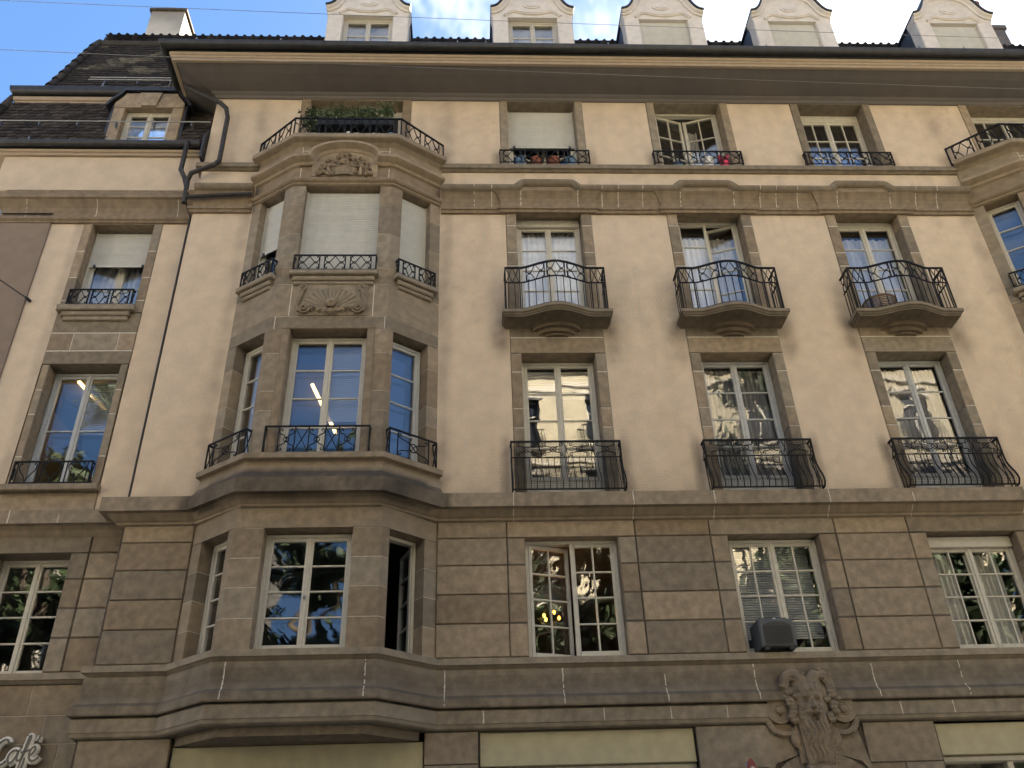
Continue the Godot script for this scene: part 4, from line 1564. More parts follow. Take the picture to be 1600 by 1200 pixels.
			1:
				window(o, at.call(4.99, -0.16), 1.34, 1.7, {"cols": 2, "rows": 4, "wave": 0.008, "sheets": 2})
				window(o, at.call(7.33, -0.24), 1.2, 2.58, {"rows": 4, "panel": 0.42, "paint": "window_grey", "sheets": 1})
				window(o, at.call(10.53, -0.24), 1.17, 2.52, {"rows": 4, "panel": 0.4, "open_right": 20.0, "wave": 0.005, "label": "balcony door with its right leaf ajar"})
				window(o, at.call(14.22, -0.26), 1.33, 1.83, {"cols": 2, "rows": 3, "open_left": 16.0, "open_right": 16.0})
			2:
				window(o, at.call(4.99, -0.18), 1.34, 1.7, {"cols": 2, "rows": 4, "wave": 0.01, "sheets": 2, "box": true, "head": 0.17})
				window(o, at.call(7.33, -0.24), 1.2, 2.58, {"rows": 4, "panel": 0.42, "paint": "window_grey", "sheets": 1})
				window(o, at.call(10.53, -0.24), 1.17, 2.52, {"rows": 4, "panel": 0.4, "head": 0.13, "wave": 0.005})
				window(o, at.call(14.22, -0.28), 1.33, 1.83, {"cols": 2, "rows": 3, "head": 0.2})
	# frieze under the top storey, its cap raised over each window
	var fprof := [Vector2(-0.1, 13.0), Vector2(0.045, 13.0), Vector2(0.05, 13.03), Vector2(0.055, 13.05), Vector2(0.085, 13.06), Vector2(0.09, 13.1), Vector2(0.03, 13.115), Vector2(0.022, 13.16), Vector2(0.03, 13.24), Vector2(0.055, 13.32), Vector2(0.1, 13.4), Vector2(0.14, 13.45), Vector2(-0.1, 13.47)]
	var spans := [[LEFT_END, ORIEL[0] - 1.7], [ORIEL[0] + 1.7, ORIEL[1] - 1.7], [ORIEL[1] + 1.7, RIGHT_END]]
	for k in 3:
		var a: float = spans[k][0]
		var b: float = spans[k][1]
		var path := [Vector2(a, 0)]
		var capp := [Vector2(a, 13.5)]
		if k == 0:
			path = [Vector2(a, -0.35), Vector2(a, 0)]
		if k == 1:
			for c in CX:
				for e in [[-0.84, 0.0], [-0.84, 0.025], [0.84, 0.025], [0.84, 0.0]]:
					path.push_back(Vector2(c + e[0], e[1]))
				for e in 9:
					var t := e / 8.0
					capp.push_back(Vector2(c - 0.62 + 0.2 * t, 13.5 + 0.135 * (0.5 - 0.5 * cos(PI * t))))
				for e in 9:
					var t := e / 8.0
					capp.push_back(Vector2(c + 0.42 + 0.2 * t, 13.5 + 0.135 * (0.5 + 0.5 * cos(PI * t))))
		path.push_back(Vector2(b, 0))
		capp.push_back(Vector2(b, 13.5))
		m = sb()
		m.sweep(path, fprof, 0.1)
		part("frieze", m, M.stone1, o)
		m = sb()
		var cap := [Vector2(0, -0.06), Vector2(0.15, -0.055), Vector2(0.19, -0.03), Vector2(0.215, 0.01), Vector2(0.215, 0.05), Vector2(0.19, 0.08), Vector2(0.1, 0.1), Vector2(0, 0.105)]
		m.sweep_xy(capp, cap)
		part("frieze_cap", m, M.stone3, o)
		m = sb()
		m.sweep([Vector2(a, -0.35), Vector2(a, 0), Vector2(b, 0)] if k == 0 else [Vector2(a, 0), Vector2(b, 0)], [Vector2(-0.05, 14.06), Vector2(0.03, 14.06), Vector2(0.06, 14.09), Vector2(0.1, 14.1), Vector2(0.1, 14.2), Vector2(-0.05, 14.22)], 0.1)
		part("upper_sill_course", m, M.stone3, o)
	joints(o, [Vector2(0.19, 13.47), Vector2(0.215, 13.51), Vector2(0.215, 13.55), Vector2(0.19, 13.58)], [0.1, 0.42, 2.45, 2.75, 3.2, 5.4, 5.7, 6.1, 8.35, 8.75], 0.0)
	for c in CX:
		m = sb()
		m.box(c - 0.5, 13.4, 0.0, c + 0.5, 13.58, 0.13, 0.0)
		part("raised_panel", m, M.stone1, o)
	joints(o, grow(fprof.slice(7, 12), 0.0), [0.1, 0.42, 1.9 + 0.55, 2.75, 3.2, 5.4, 5.7, 6.1, 8.35, 8.75], 0.0)
	joints(o, grow(fprof.slice(7, 12), 0.0), [0.95, 2.0, 3.9, 4.9, 6.85, 7.85], 0.025)
	# jambs of the terrace doors
	for k in 2:
		var c: float = ORIEL[k]
		jambs(o, c, 0.9, 1.08, [14.2, 16.1], 0.02, -0.4)
		block(o, c - 1.08, c + 1.08, 16.04, 16.2, -0.4, 0.015, 0.0, Transform3D(), "lintel")
		var tx := Transform3D(Basis(), Vector3(c, 14.3, -0.28))
		if k == 0:
			window(o, tx, 1.8, 1.75, {"cols": 2, "rows": 3, "head": 0.12})
		else:
			window(o, tx, 1.8, 1.75, {"cols": 2, "rows": 3, "head": 0.1})
	for k in 2:
		oriel(o, ORIEL[k], k == 0)
	# main cornice: deep painted soffit, bed mould, fascia and gutter
	var eaves := [Vector2(LEFT_END, -2.6), Vector2(LEFT_END, 0), Vector2(RIGHT_END, 0)]
	m = Mb.new()
	m.stain = func(p: Vector3, _n: Vector3) -> Color:
		var s := 1.0 + 0.2 * noise.get_noise_3d(p.x * 0.6, p.y, p.z * 2.0) + 0.1 * streak.get_noise_2d(p.z * 40.0, p.x * 0.4)
		return Color(s, s, s)
	m.sweep(eaves, [Vector2(-0.05, 16.06), Vector2(0.03, 16.06), Vector2(0.05, 16.09), Vector2(0.05, 16.12), Vector2(0.1, 16.15), Vector2(0.12, 16.17), Vector2(0.14, 16.171), Vector2(0.3, 16.2), Vector2(0.5, 16.245), Vector2(0.67, 16.3), Vector2(0.67, 16.4), Vector2(-0.05, 16.42)], 0.2)
	part("soffit", m, M.soffit, o)
	m = Mb.new()
	m.sweep(eaves, [Vector2(0.672, 16.29), Vector2(0.73, 16.29), Vector2(0.735, 16.35), Vector2(0.755, 16.36), Vector2(0.76, 16.395), Vector2(0.785, 16.41), Vector2(0.79, 16.47), Vector2(0.672, 16.48)])
	part("eave_moulding", m, M.eave_paint, o)
	m = Mb.new()
	var gp := [Vector2(0.70, 16.485)]
	for i in 9:
		var a := PI + PI * i / 8.0
		gp.push_back(Vector2(0.885 + cos(a) * 0.085, 16.585 + sin(a) * 0.1))
	gp.push_back(Vector2(0.975, 16.605))
	gp.push_back(Vector2(0.955, 16.605))
	gp.push_back(Vector2(0.94, 16.56))
	gp.push_back(Vector2(0.70, 16.56))
	m.sweep(eaves, gp)
	part("gutter", m, M.gutter, o)
	# roof: steep tiled slope, break with a row of pantiles, dormers
	m = Mb.new()
	var rp := []
	var rows := 24
	for i in rows:
		var a := float(i) / rows
		var b := float(i + 1) / rows
		var pa := Vector2(0.78 - 2.66 * a, 16.58 + 3.75 * a)
		var pb := Vector2(0.78 - 2.66 * b, 16.58 + 3.75 * b)
		rp.push_back(pa + Vector2(0.02, 0.014))
		rp.push_back(pb)
	m.sweep([Vector2(-5.66, 0), Vector2(RIGHT_END, 0)], rp, 0.0, false)
	part("roof_slope", m, M.tile0, o)
	m = Mb.new()
	m.slab(PackedVector2Array([Vector2(-0.75, 16.5), Vector2(1.88, 20.3), Vector2(1.88, 16.4)]), 0.0, 0.03)
	var cheek := part("roof_cheek", m, M.gutter, o, Transform3D(Basis(Vector3(0, 0, -1), Vector3.UP, Vector3(1, 0, 0)), Vector3(-5.68, 0, 0)))
	cheek.set_meta("label", "dark end of the main roof slope")
	m = Mb.new()
	m.sweep([Vector2(-8.75, -1.92), Vector2(RIGHT_END, -1.92)], [Vector2(-0.2, 20.2), Vector2(0.02, 20.22), Vector2(0.06, 20.26), Vector2(0.1, 20.3), Vector2(0.1, 20.31), Vector2(0.02, 20.32), Vector2(0.0, 20.4), Vector2(-0.1, 20.7), Vector2(-0.2, 20.72)])
	part("break_board", m, M.gutter, o)
	# pantiles along the break
	m = Mb.new()
	for i in 10:
		var a := TAU * i / 10.0 - PI
		var b := TAU * (i + 1) / 10.0 - PI
		for e in [[Vector3(0, 0, 0), Vector3(0, 0.2, -0.04)], [Vector3(0, 0.19, -0.02), Vector3(0, 0.42, -0.08)], [Vector3(0, 0.42, -0.08), Vector3(0, 0.46, -0.8)]]:
			var r := 0.098
			var pa := Vector3(a / PI * r, cos(a) * 0.022, cos(a) * 0.026)
			var pb := Vector3(b / PI * r, cos(b) * 0.022, cos(b) * 0.026)
			m.quad(e[0] + pa, e[0] + pb, e[1] + pb, e[1] + pa)
			m.quad(e[1] + pa, e[1] + pb, e[0] + pb, e[0] + pa)
	var bt := m.mesh()
	for i in 116:
		part_mesh("pantile", bt, M["tile%d" % rng.randi_range(0, 3)], o, Transform3D(Basis(), Vector3(-8.62 + 0.2 * i, 20.3 + rng.randf_range(-0.006, 0.006), -1.86)))
	m = Mb.new()
	m.quad(Vector3(-8.75, 20.72, -1.95), Vector3(RIGHT_END, 20.72, -1.95), Vector3(RIGHT_END, 22.0, -6.0), Vector3(-8.75, 22.0, -6.0))
	part("upper_roof", m, M.tile0, o)
	m = Mb.new()
	m.box(-8.6, 13.9, -6.3, RIGHT_END, 21.9, -6.0)
	part("rear_gable", m, M.plaster, o)
	m = Mb.new()
	m.box(RIGHT_END - 0.02, 0, -6.0, RIGHT_END + 0.2, 16.4, -0.02)
	part("side_gable", m, M.plaster, o)
	var dx := [ORIEL[0], CX[0], CX[1], CX[2], ORIEL[1]]
	for i in 5:
		dormer(o, dx[i], i < 2)
	for x in [-5.2, -3.6, -0.2, 0.35, 2.75, 5.9, 9.0, 9.9]:
		snow_hook(o, Vector3(x, 16.605, 0.95), 0.09)
	# a flue stack at the far right
	m = Mb.new()
	m.box(14.2, 20.8, -3.9, 14.95, 23.0, -3.1, 0.02)
	part("chimney", m, M.soffit, o)
	m = Mb.new()
	m.box(14.15, 23.0, -3.95, 15.0, 23.15, -3.05, 0.02)
	part("chimney_cap", m, M.soffit, o)
	m = Mb.new()
	m.tube([Vector3(14.35, 22.4, -3.3), Vector3(14.28, 23.2, -3.0), Vector3(14.2, 23.75, -2.9)], 0.13, 10)
	m.ball(Vector3(14.2, 23.75, -2.9), Vector3(0.16, 0.12, 0.16), 10, 6)
	part("flue_pipe", m, M.terracotta, o)
	interior(o, LEFT_END + 0.03, RIGHT_END - 0.03, -0.41, -5.0, [4.1, 7.22, 10.45, 13.85, 16.3], [-0.2, 2.9, 5.86, 8.85])
	m = Mb.new()
	m.box(LEFT_END + 0.02, 4.1, -5.0, LEFT_END + 0.2, 16.2, -0.2)
	part("end_wall", m, M.room, o)
	return o


func snow_hook(parent: Node, at: Vector3, h: float) -> void:
	var m := Mb.new()
	m.box(at.x - 0.012, at.y, at.z - 0.02, at.x + 0.012, at.y + h, at.z - 0.004, 0.003)
	m.box(at.x - 0.045, at.y, at.z - 0.05, at.x + 0.045, at.y + 0.018, at.z, 0.003)
	part("snow_hook", m, M.zinc, parent)


func dormer(parent: Node, c: float, glazed: bool) -> void:
	var o := holder("dormer", parent)
	var z := -0.35
	var hw := 0.89
	var ho := 0.545
	var y0 := 17.5
	var worn := func(p: Vector3, nn: Vector3) -> Color:
		var g := 1.0 + 0.12 * streak.get_noise_2d(p.x * 10.0, p.y * 0.8) + 0.12 * noise.get_noise_2d(p.x * 3.0, p.y * 3.0)
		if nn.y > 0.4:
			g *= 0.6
		return Color(g, g * 0.99, g * 0.97)
	var m := Mb.new()
	m.stain = worn
	m.box(c - hw, y0, z - 0.3, c - ho, 19.32, z, 0.02)
	part("dormer_jamb", m, M.dormer_paint, o)
	m = Mb.new()
	m.stain = worn
	m.box(c + ho, y0, z - 0.3, c + hw, 19.32, z, 0.02)
	part("dormer_jamb", m, M.dormer_paint, o)
	# curved gable
	var line := []
	for q in bez(Vector2(-0.93, 19.5), Vector2(-0.78, 19.52), Vector2(-0.72, 19.62), Vector2(-0.66, 19.76), 8):
		line.push_back(Vector2(c + q.x, q.y))
	for q in bez(Vector2(-0.62, 19.86), Vector2(-0.5, 20.2), Vector2(-0.25, 20.26), Vector2(0.0, 20.27), 10):
		line.push_back(Vector2(c + q.x, q.y))
	var mirror := line.duplicate()
	mirror.reverse()
	for p in mirror.slice(1):
		line.push_back(Vector2(2 * c - p.x, p.y))
	var poly := PackedVector2Array([Vector2(c - hw, 19.3), Vector2(c + hw, 19.3)])
	var rev := line.duplicate()
	rev.reverse()
	for p in rev:
		poly.push_back(p)
	m = Mb.new()
	m.stain = worn
	m.slab(poly, z - 0.3, z)
	part("dormer_gable", m, M.dormer_paint, o)
	m = Mb.new()
	m.xf = Transform3D(Basis(), Vector3(0, 0, z))
	m.sweep_xy(line, [Vector2(0, -0.1), Vector2(0.03, -0.1), Vector2(0.05, -0.06), Vector2(0.1, -0.03), Vector2(0.11, 0.0), Vector2(0, 0.0)])
	part("gable_moulding", m, M.dormer_paint, o)
	m = Mb.new()
	m.xf = Transform3D(Basis(), Vector3(0, 0, z))
	var brow := []
	for q in [Vector2(-0.62, 19.34), Vector2(-0.5, 19.47), Vector2(-0.42, 19.5), Vector2(-0.36, 19.49), Vector2(-0.26, 19.45), Vector2(-0.14, 19.42), Vector2(0, 19.415), Vector2(0.14, 19.42), Vector2(0.26, 19.45), Vector2(0.36, 19.49), Vector2(0.42, 19.5), Vector2(0.5, 19.47), Vector2(0.62, 19.34)]:
		brow.push_back(Vector2(c + q.x, q.y))
	m.sweep_xy(brow, [Vector2(0, -0.035), Vector2(0.03, -0.03), Vector2(0.035, -0.005), Vector2(0.05, 0.0), Vector2(0.05, 0.03), Vector2(0, 0.035)])
	part("brow_moulding", m, M.dormer_paint, o)
	m = Mb.new()
	for k in [[0.2, 0.12, 0.02], [0.13, 0.075, 0.035]]:
		var e := PackedVector2Array()
		for i in 20:
			e.push_back(Vector2(c + cos(TAU * i / 20.0) * k[0], 19.74 + sin(TAU * i / 20.0) * k[1]))
		m.slab(e, z - 0.01, z + k[2])
	part("medallion", m, M.dormer_paint, o)
	# dark metal roof and cheeks running back to the slope
	m = Mb.new()
	m.xf = Transform3D(Basis(), Vector3(0, 0, z))
	m.sweep_xy(line, [Vector2(-2.6, 0.004), Vector2(0.14, 0.004), Vector2(0.15, 0.03), Vector2(0.14, 0.05), Vector2(-2.6, 0.05)])
	part("dormer_roof", m, M.gutter, o)
	for s in [-1, 1]:
		m = Mb.new()
		var xa: float = c + s * (hw - 0.03)
		var xb: float = c + s * (hw + 0.01)
		m.box(minf(xa, xb), 17.6, z - 2.5, maxf(xa, xb), 19.52, z - 0.3)
		part("dormer_cheek", m, M.gutter, o)
	m = Mb.new()
	m.box(c - hw + 0.05, 17.0, z - 2.5, c + hw - 0.05, 19.6, z - 1.6)
	part("dormer_back", m, M.room, o)
	var d := {"rows": 3}
	if not glazed:
		d["shutter"] = 0.93
	window(o, Transform3D(Basis(), Vector3(c, 17.75, z - 0.13)), ho * 2, 1.56, d, true)


# ---------------------------------------------------------------- the lower house on the left

func tile_mesh(w: float, l: float) -> ArrayMesh:
	var p := PackedVector2Array([Vector2(-w / 2, l)])
	for q in [Vector2(-0.5, 0.28), Vector2(-0.42, 0.1), Vector2(-0.22, 0.01), Vector2(0.0, -0.02), Vector2(0.22, 0.01), Vector2(0.42, 0.1), Vector2(0.5, 0.28)]:
		p.push_back(Vector2(q.x * w, q.y * w))
	p.push_back(Vector2(w / 2, l))
	var m := Mb.new()
	m.slab(p, -0.009, 0.009)
	return m.mesh()


func slope_frame(a: Vector3, b: Vector3) -> Basis:
	var up := (b - a).normalized()
	return Basis(Vector3.RIGHT, up, Vector3.RIGHT.cross(up))


func left_house() -> void:
	var o := holder("corner_house", self)
	tag(o, "lower house at the left with a steep dark tiled roof and a stone dormer", "building")
	var z := -0.28
	var cx := -6.22
	var L := -8.42
	var R := LEFT_END - 0.002
	var xf := Transform3D(Basis(), Vector3(0, 0, z))
	var holes := [rect(cx - 0.7, cx + 0.7, 7.3, 13.06)]
	var m := Mb.new()
	m.xf = xf
	m.stain = func(p: Vector3, n: Vector3) -> Color:
		var s := 1.0 + 0.1 * noise.get_noise_3d(p.x, p.y, 3.0) + 0.06 * streak.get_noise_2d(p.x * 6.0, p.y * 0.5)
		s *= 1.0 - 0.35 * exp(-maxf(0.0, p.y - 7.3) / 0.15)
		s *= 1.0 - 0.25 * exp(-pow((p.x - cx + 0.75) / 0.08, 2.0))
		return Color(s, s, s)
	wall_with_holes(m, -7.5, R, 7.05, 14.75, 0.0, holes, 0.1)
	part("plaster_wall", m, M.plaster, o)
	# darker corner pier
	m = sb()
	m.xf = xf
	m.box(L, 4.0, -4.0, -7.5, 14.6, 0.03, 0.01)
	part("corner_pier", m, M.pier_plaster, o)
	m = sb()
	m.xf = xf
	m.box(-8.75, 13.78, -4.0, R - 0.01, 14.75, 0.05, 0.01)
	part("attic_wall", m, M.plaster, o)
	# stone between and round the windows
	jambs(o, cx, 0.54, 0.7, [11.0, 11.25, 11.75, 12.35, 13.0], 0.02, -0.4, xf)
	jambs(o, cx, 0.56, 0.68, [7.74, 8.25, 9.0, 9.45, 9.93], 0.02, -0.4, xf)
	block(o, cx - 0.7, cx + 0.7, 12.97, 13.1, -0.4, 0.02, 0.0, xf, "lintel")
	block(o, cx - 0.7, cx + 0.7, 9.94, 10.2, -0.4, 0.02, 0.008, xf, "lintel")
	for p in [[-0.7, -0.32, 10.21, 10.56], [-0.32, 0.42, 10.21, 10.56], [0.42, 0.7, 10.21, 10.56], [-0.7, 0.7, 10.57, 10.98], [-0.7, 0.7, 7.3, 7.64]]:
		block(o, cx + p[0], cx + p[1], p[2], p[3], -0.4, 0.018, 0.006, xf)
	m = Mb.new()
	m.xf = xf
	m.box(cx - 0.69, 9.96, -0.39, cx + 0.69, 10.96, 0.012)
	part("mortar", m, M.mortar, o)
	m = sb()
	m.xf = xf
	m.box(cx - 0.68, 10.97, -0.3, cx + 0.6, 11.085, 0.14, 0.015)
	m.box(cx - 0.6, 10.88, -0.1, cx + 0.52, 10.97, 0.1, 0.02)
	m.box(cx - 0.56, 10.8, -0.1, cx + 0.5, 10.88, 0.07, 0.015)
	part("window_sill", m, M.stone4, o)
	m = sb()
	m.xf = xf
	m.box(cx - 0.74, 7.63, -0.3, cx + 0.72, 7.74, 0.14, 0.015)
	part("window_sill", m, M.stone0, o)
	flat_railing(o, Transform3D(Basis(), Vector3(cx - 0.56, 11.09, z + 0.08)), 1.06, 0.34, 3, "diamond", 0.05, 0.08)
	flat_railing(o, Transform3D(Basis(), Vector3(cx - 0.6, 7.745, z + 0.08)), 1.14, 0.38, 3, "hook", 0.06, 0.08)
	window(o, Transform3D(Basis(), Vector3(cx, 11.04, z - 0.25)), 1.08, 1.93, {"rows": 3, "shutter": 0.4, "open_left": 14.0, "open_right": 14.0})
	window(o, Transform3D(Basis(), Vector3(cx, 7.75, z - 0.25)), 1.12, 2.18, {"rows": 2, "wave": 0.02, "paint": "window_grey"})
	# first floor and below: ashlar
	var bh := [rect(cx - 0.75, cx + 0.75, 4.95, 7.0)]
	m = sb()
	m.xf = xf
	wall_with_holes(m, L, R, 0.0, 7.05, 0.0, bh, 0.6)
	part("backing_wall", m, M.dark_mortar, o)
	var ys := [5.0, 5.46, 5.87, 6.29, 6.68]
	jambs(o, cx, 0.53, 0.78, ys, 0.03, -0.4, xf, "dark_mortar")
	block(o, cx - 0.78, cx + 0.78, 6.68, 6.98, -0.4, 0.03, 0.006, xf, "lintel")
	var yr := [5.0, 5.46, 5.87, 6.29, 6.68, 6.98]
	for i in yr.size() - 1:
		block(o, cx + 0.79, R - 0.05, yr[i], yr[i + 1], -0.05, 0.03, 0.014, xf, "rusticated_block", 0.004)
		block(o, -7.5, cx - 0.79, yr[i], yr[i + 1], -0.05, 0.03, 0.014, xf, "rusticated_block", 0.004)
	window(o, Transform3D(Basis(), Vector3(cx, 4.99, z - 0.25)), 1.06, 1.7, {"rows": 4, "wave": 0.01})
	# courses of ashlar under the sill with pale joints
	var row := 0
	for y in [[4.45, 4.84], [4.1, 4.45], [3.75, 4.1], [3.4, 3.75]]:
		var xs := [[-7.5, -6.6, -5.75, R], [-7.5, -6.3, -5.5, R], [-7.5, -6.55, -5.25, R], [-7.5, -6.1, R]][row] as Array
		for i in xs.size() - 1:
			block(o, xs[i], xs[i + 1], y[0], y[1], -0.05, 0.02, 0.003, xf, "stone_block", 0.005)
		row += 1
	m = Mb.new()
	m.xf = xf
	m.box(-7.5, 3.4, -0.05, R - 0.01, 4.83, 0.012)
	part("mortar", m, M.mortar, o)
	var front := [Vector2(-8.42, -2.0 + z), Vector2(-8.42, z), Vector2(R, z)]
	m = sb()
	m.sweep(front, [Vector2(-0.1, 4.84), Vector2(0.03, 4.85), Vector2(0.07, 4.88), Vector2(0.1, 4.89), Vector2(0.1, 4.975), Vector2(-0.1, 4.995)], 0.15)
	part("sill_course", m, M.stone4, o)
	m = sb()
	m.sweep(front, [Vector2(-0.2, 6.92), Vector2(0.035, 6.92), Vector2(0.07, 6.955), Vector2(0.1, 7.0), Vector2(0.15, 7.04), Vector2(0.17, 7.05), Vector2(0.23, 7.055), Vector2(0.23, 7.26), Vector2(0.04, 7.3), Vector2(-0.1, 7.31)], 0.1)
	part("string_course", m, M.stone0, o)
	m = sb()
	m.sweep(front, [Vector2(-0.1, 13.0), Vector2(0.045, 13.0), Vector2(0.05, 13.03), Vector2(0.085, 13.06), Vector2(0.09, 13.1), Vector2(0.03, 13.12), Vector2(0.03, 13.24), Vector2(0.055, 13.34), Vector2(0.1, 13.42), Vector2(0.14, 13.48), Vector2(0.18, 13.5), Vector2(0.19, 13.58), Vector2(0.15, 13.63), Vector2(0.05, 13.7), Vector2(0.05, 13.8), Vector2(-0.1, 13.82)], 0.1)
	part("frieze", m, M.stone1, o)
	joints(o, [Vector2(0.03, 13.12), Vector2(0.03, 13.24), Vector2(0.055, 13.34), Vector2(0.1, 13.42), Vector2(0.14, 13.48)], [-8.0, -6.75, -5.3], z)
	joints(o, [Vector2(0.23, 7.056), Vector2(0.23, 7.258)], [-7.3, -6.6, -5.9], z)
	# eaves
	var eav := [Vector2(-9.3, -2.5), Vector2(-9.3, z), Vector2(R, z)]
	var eavf := [Vector2(-8.75, z), Vector2(R, z)]
	m = Mb.new()
	m.sweep(eav, [Vector2(-0.6, 14.62), Vector2(0.08, 14.66), Vector2(0.1, 14.66), Vector2(0.11, 14.71), Vector2(0.14, 14.72), Vector2(0.15, 14.77), Vector2(-0.6, 14.78)])
	part("eave_moulding", m, M.eave_paint, o)
	m = Mb.new()
	var gp := [Vector2(0.0, 14.79)]
	for i in 9:
		var a := PI + PI * i / 8.0
		gp.push_back(Vector2(0.21 + cos(a) * 0.075, 14.87 + sin(a) * 0.085))
	gp.push_back(Vector2(0.28, 14.89))
	gp.push_back(Vector2(0.0, 14.89))
	m.sweep([Vector2(-9.3, -2.5), Vector2(-9.3, z), Vector2(-5.1, z)], gp)
	part("gutter", m, M.gutter, o)
	# lower steep slope, tiles laid one by one
	var roof := holder("roof", o)
	var A := Vector3(0, 14.93, -0.14)
	var B := Vector3(0, 16.62, -0.6)
	var C := Vector3(0, 16.98, -0.68)
	var D := Vector3(0, 20.28, -1.9)
	m = Mb.new()
	m.slab(PackedVector2Array([Vector2(-0.1, 14.85), Vector2(-0.22, 14.88), Vector2(-0.68, 16.6), Vector2(-0.74, 16.95), Vector2(-2.5, 16.95), Vector2(-2.5, 14.85)]), 0.0, 0.05)
	part("verge", m, M.gutter, roof, Transform3D(Basis(Vector3(0, 0, 1), Vector3.UP, Vector3(-1, 0, 0)), Vector3(-9.28, 0, 0)))
	m = Mb.new()
	m.slab(PackedVector2Array([Vector2(-0.8, 16.8), Vector2(-0.8, 16.98), Vector2(-2.02, 20.26), Vector2(-6.0, 20.3), Vector2(-6.0, 16.8)]), 0.0, 0.05)
	part("verge", m, M.gutter, roof, Transform3D(Basis(Vector3(0, 0, 1), Vector3.UP, Vector3(-1, 0, 0)), Vector3(-8.74, 0, 0)))
	m = Mb.new()
	var K := A.lerp(B, 0.62)
	m.quad(A + Vector3(-9.35, 0, -0.08), A + Vector3(-6.95, 0, -0.08), B + Vector3(-6.95, 0, -0.08), B + Vector3(-9.35, 0, -0.08))
	m.quad(A + Vector3(-5.7, 0, -0.08), A + Vector3(R, 0, -0.08), B + Vector3(R, 0, -0.08), B + Vector3(-5.7, 0, -0.08))
	m.quad(K + Vector3(-6.95, 0, -0.08), K + Vector3(-5.7, 0, -0.08), B + Vector3(-5.7, 0, -0.08), B + Vector3(-6.95, 0, -0.08))
	m.quad(C + Vector3(-8.8, 0, -0.08), C + Vector3(-5.0, 0, -0.08), D + Vector3(-5.0, 0, -0.08), D + Vector3(-8.8, 0, -0.08))
	m.quad(B + Vector3(-9.3, 0, -0.03), B + Vector3(R, 0, -0.03), C + Vector3(R, 0, -0.03), C + Vector3(-9.3, 0, -0.03))
	part("roof_deck", m, M.gutter, roof)
	var tw := 0.158
	var tm := tile_mesh(tw - 0.006, 0.3)
	var f := slope_frame(A, B)
	var lean := f * Basis(Vector3.RIGHT, deg_to_rad(-7.5))
	var len_ab := (B - A).length()
	var rows := 14
	for r in rows:
		var k := 0
		var x := -9.4 + (tw / 2 if r % 2 else 0.0)
		while x < R - 0.02:
			x += tw
			var p := A.lerp(B, r / float(rows))
			if x > -7.0 + 0.02 * (r / 14.0) and x < -5.6 and r < 12:
				continue
			if x > R - 0.05:
				continue
			p += Vector3(x + rng.randf_range(-0.004, 0.004), rng.randf_range(-0.008, 0.008), 0.015 + rng.randf_range(-0.003, 0.003))
			var bb := lean * Basis(Vector3.BACK, rng.randf_range(-0.02, 0.02))
			part_mesh("tile", tm, M["tile%d" % rng.randi_range(0, 3)], roof, Transform3D(bb, p))
	# upper slope: the same tiles, more of them
	var mm := MultiMesh.new()
	mm.transform_format = MultiMesh.TRANSFORM_3D
	mm.use_colors = true
	mm.mesh = tm
	f = slope_frame(C, D)
	lean = f * Basis(Vector3.RIGHT, deg_to_rad(-7.5))
	var spots := []
	rows = 24
	for r in rows:
		var x := -8.86 + (tw / 2 if r % 2 else 0.0)
		while x < -5.0:
			x += tw
			var p := C.lerp(D, r / float(rows)) + Vector3(x + rng.randf_range(-0.004, 0.004), rng.randf_range(-0.008, 0.008), 0.015)
			spots.push_back(Transform3D(lean * Basis(Vector3.BACK, rng.randf_range(-0.02, 0.02)), p))
	mm.instance_count = spots.size()
	for i in spots.size():
		mm.set_instance_transform(i, spots[i])
		var p: Vector3 = spots[i].origin
		var s := rng.randf_range(0.75, 1.2)
		var moss := smoothstep(0.12, 0.4, noise.get_noise_3d(p.x * 0.9, p.y * 1.6, 9.0) + 0.25 * exp(-pow((p.y - 18.4) / 0.5, 2.0)) - 0.05)
		mm.set_instance_color(i, Color(s * (1 + 2.6 * moss), s * (1 + 2.7 * moss), s * (1 + 2.1 * moss)))
	var mi := MultiMeshInstance3D.new()
	mi.name = "upper_tiles"
	mi.multimesh = mm
	mi.material_override = M.tile0
	mi.set_meta("kind", "stuff")
	roof.add_child(mi, true)
	# hip caps along the left edge
	m = Mb.new()
	for i in 8:
		var a := PI * i / 8.0
		var b := PI * (i + 1) / 8.0
		m.quad(Vector3(-cos(a) * 0.09, 0, sin(a) * 0.09), Vector3(-cos(b) * 0.09, 0, sin(b) * 0.09), Vector3(-cos(b) * 0.075, 0.56, sin(b) * 0.06 - 0.02), Vector3(-cos(a) * 0.075, 0.56, sin(a) * 0.06 - 0.02))
	var hm := m.mesh()
	m = Mb.new()
	m.tube([C + Vector3(-8.79, 0, -0.02), D + Vector3(-8.79, 0, -0.02)], 0.075, 8)
	part("hip_bed", m, M.tile0, roof)
	for i in 9:
		var p := C.lerp(D, i / 9.0) + Vector3(-8.8, 0, 0.03)
		part_mesh("hip_tile", hm, M["tile%d" % (2 + i % 2)], roof, Transform3D(f, p))
	for i in 6:
		var p := A.lerp(B, i / 6.0) + Vector3(-9.36, 0, 0.02)
		part_mesh("hip_tile", hm, M["tile%d" % (i % 3)], roof, Transform3D(slope_frame(A, B), p))
	# moulding and gutter at the break between the two slopes
	m = Mb.new()
	m.sweep([Vector2(-9.17, -2.0), Vector2(-9.17, -0.66), Vector2(-7.02, -0.66)], [Vector2(-0.2, 16.58), Vector2(0.06, 16.58), Vector2(0.07, 16.66), Vector2(0.1, 16.67), Vector2(0.11, 16.76), Vector2(-0.2, 16.78)])
	part("break_moulding", m, M.eave_paint, o)
	m = Mb.new()
	gp = [Vector2(-0.1, 16.78)]
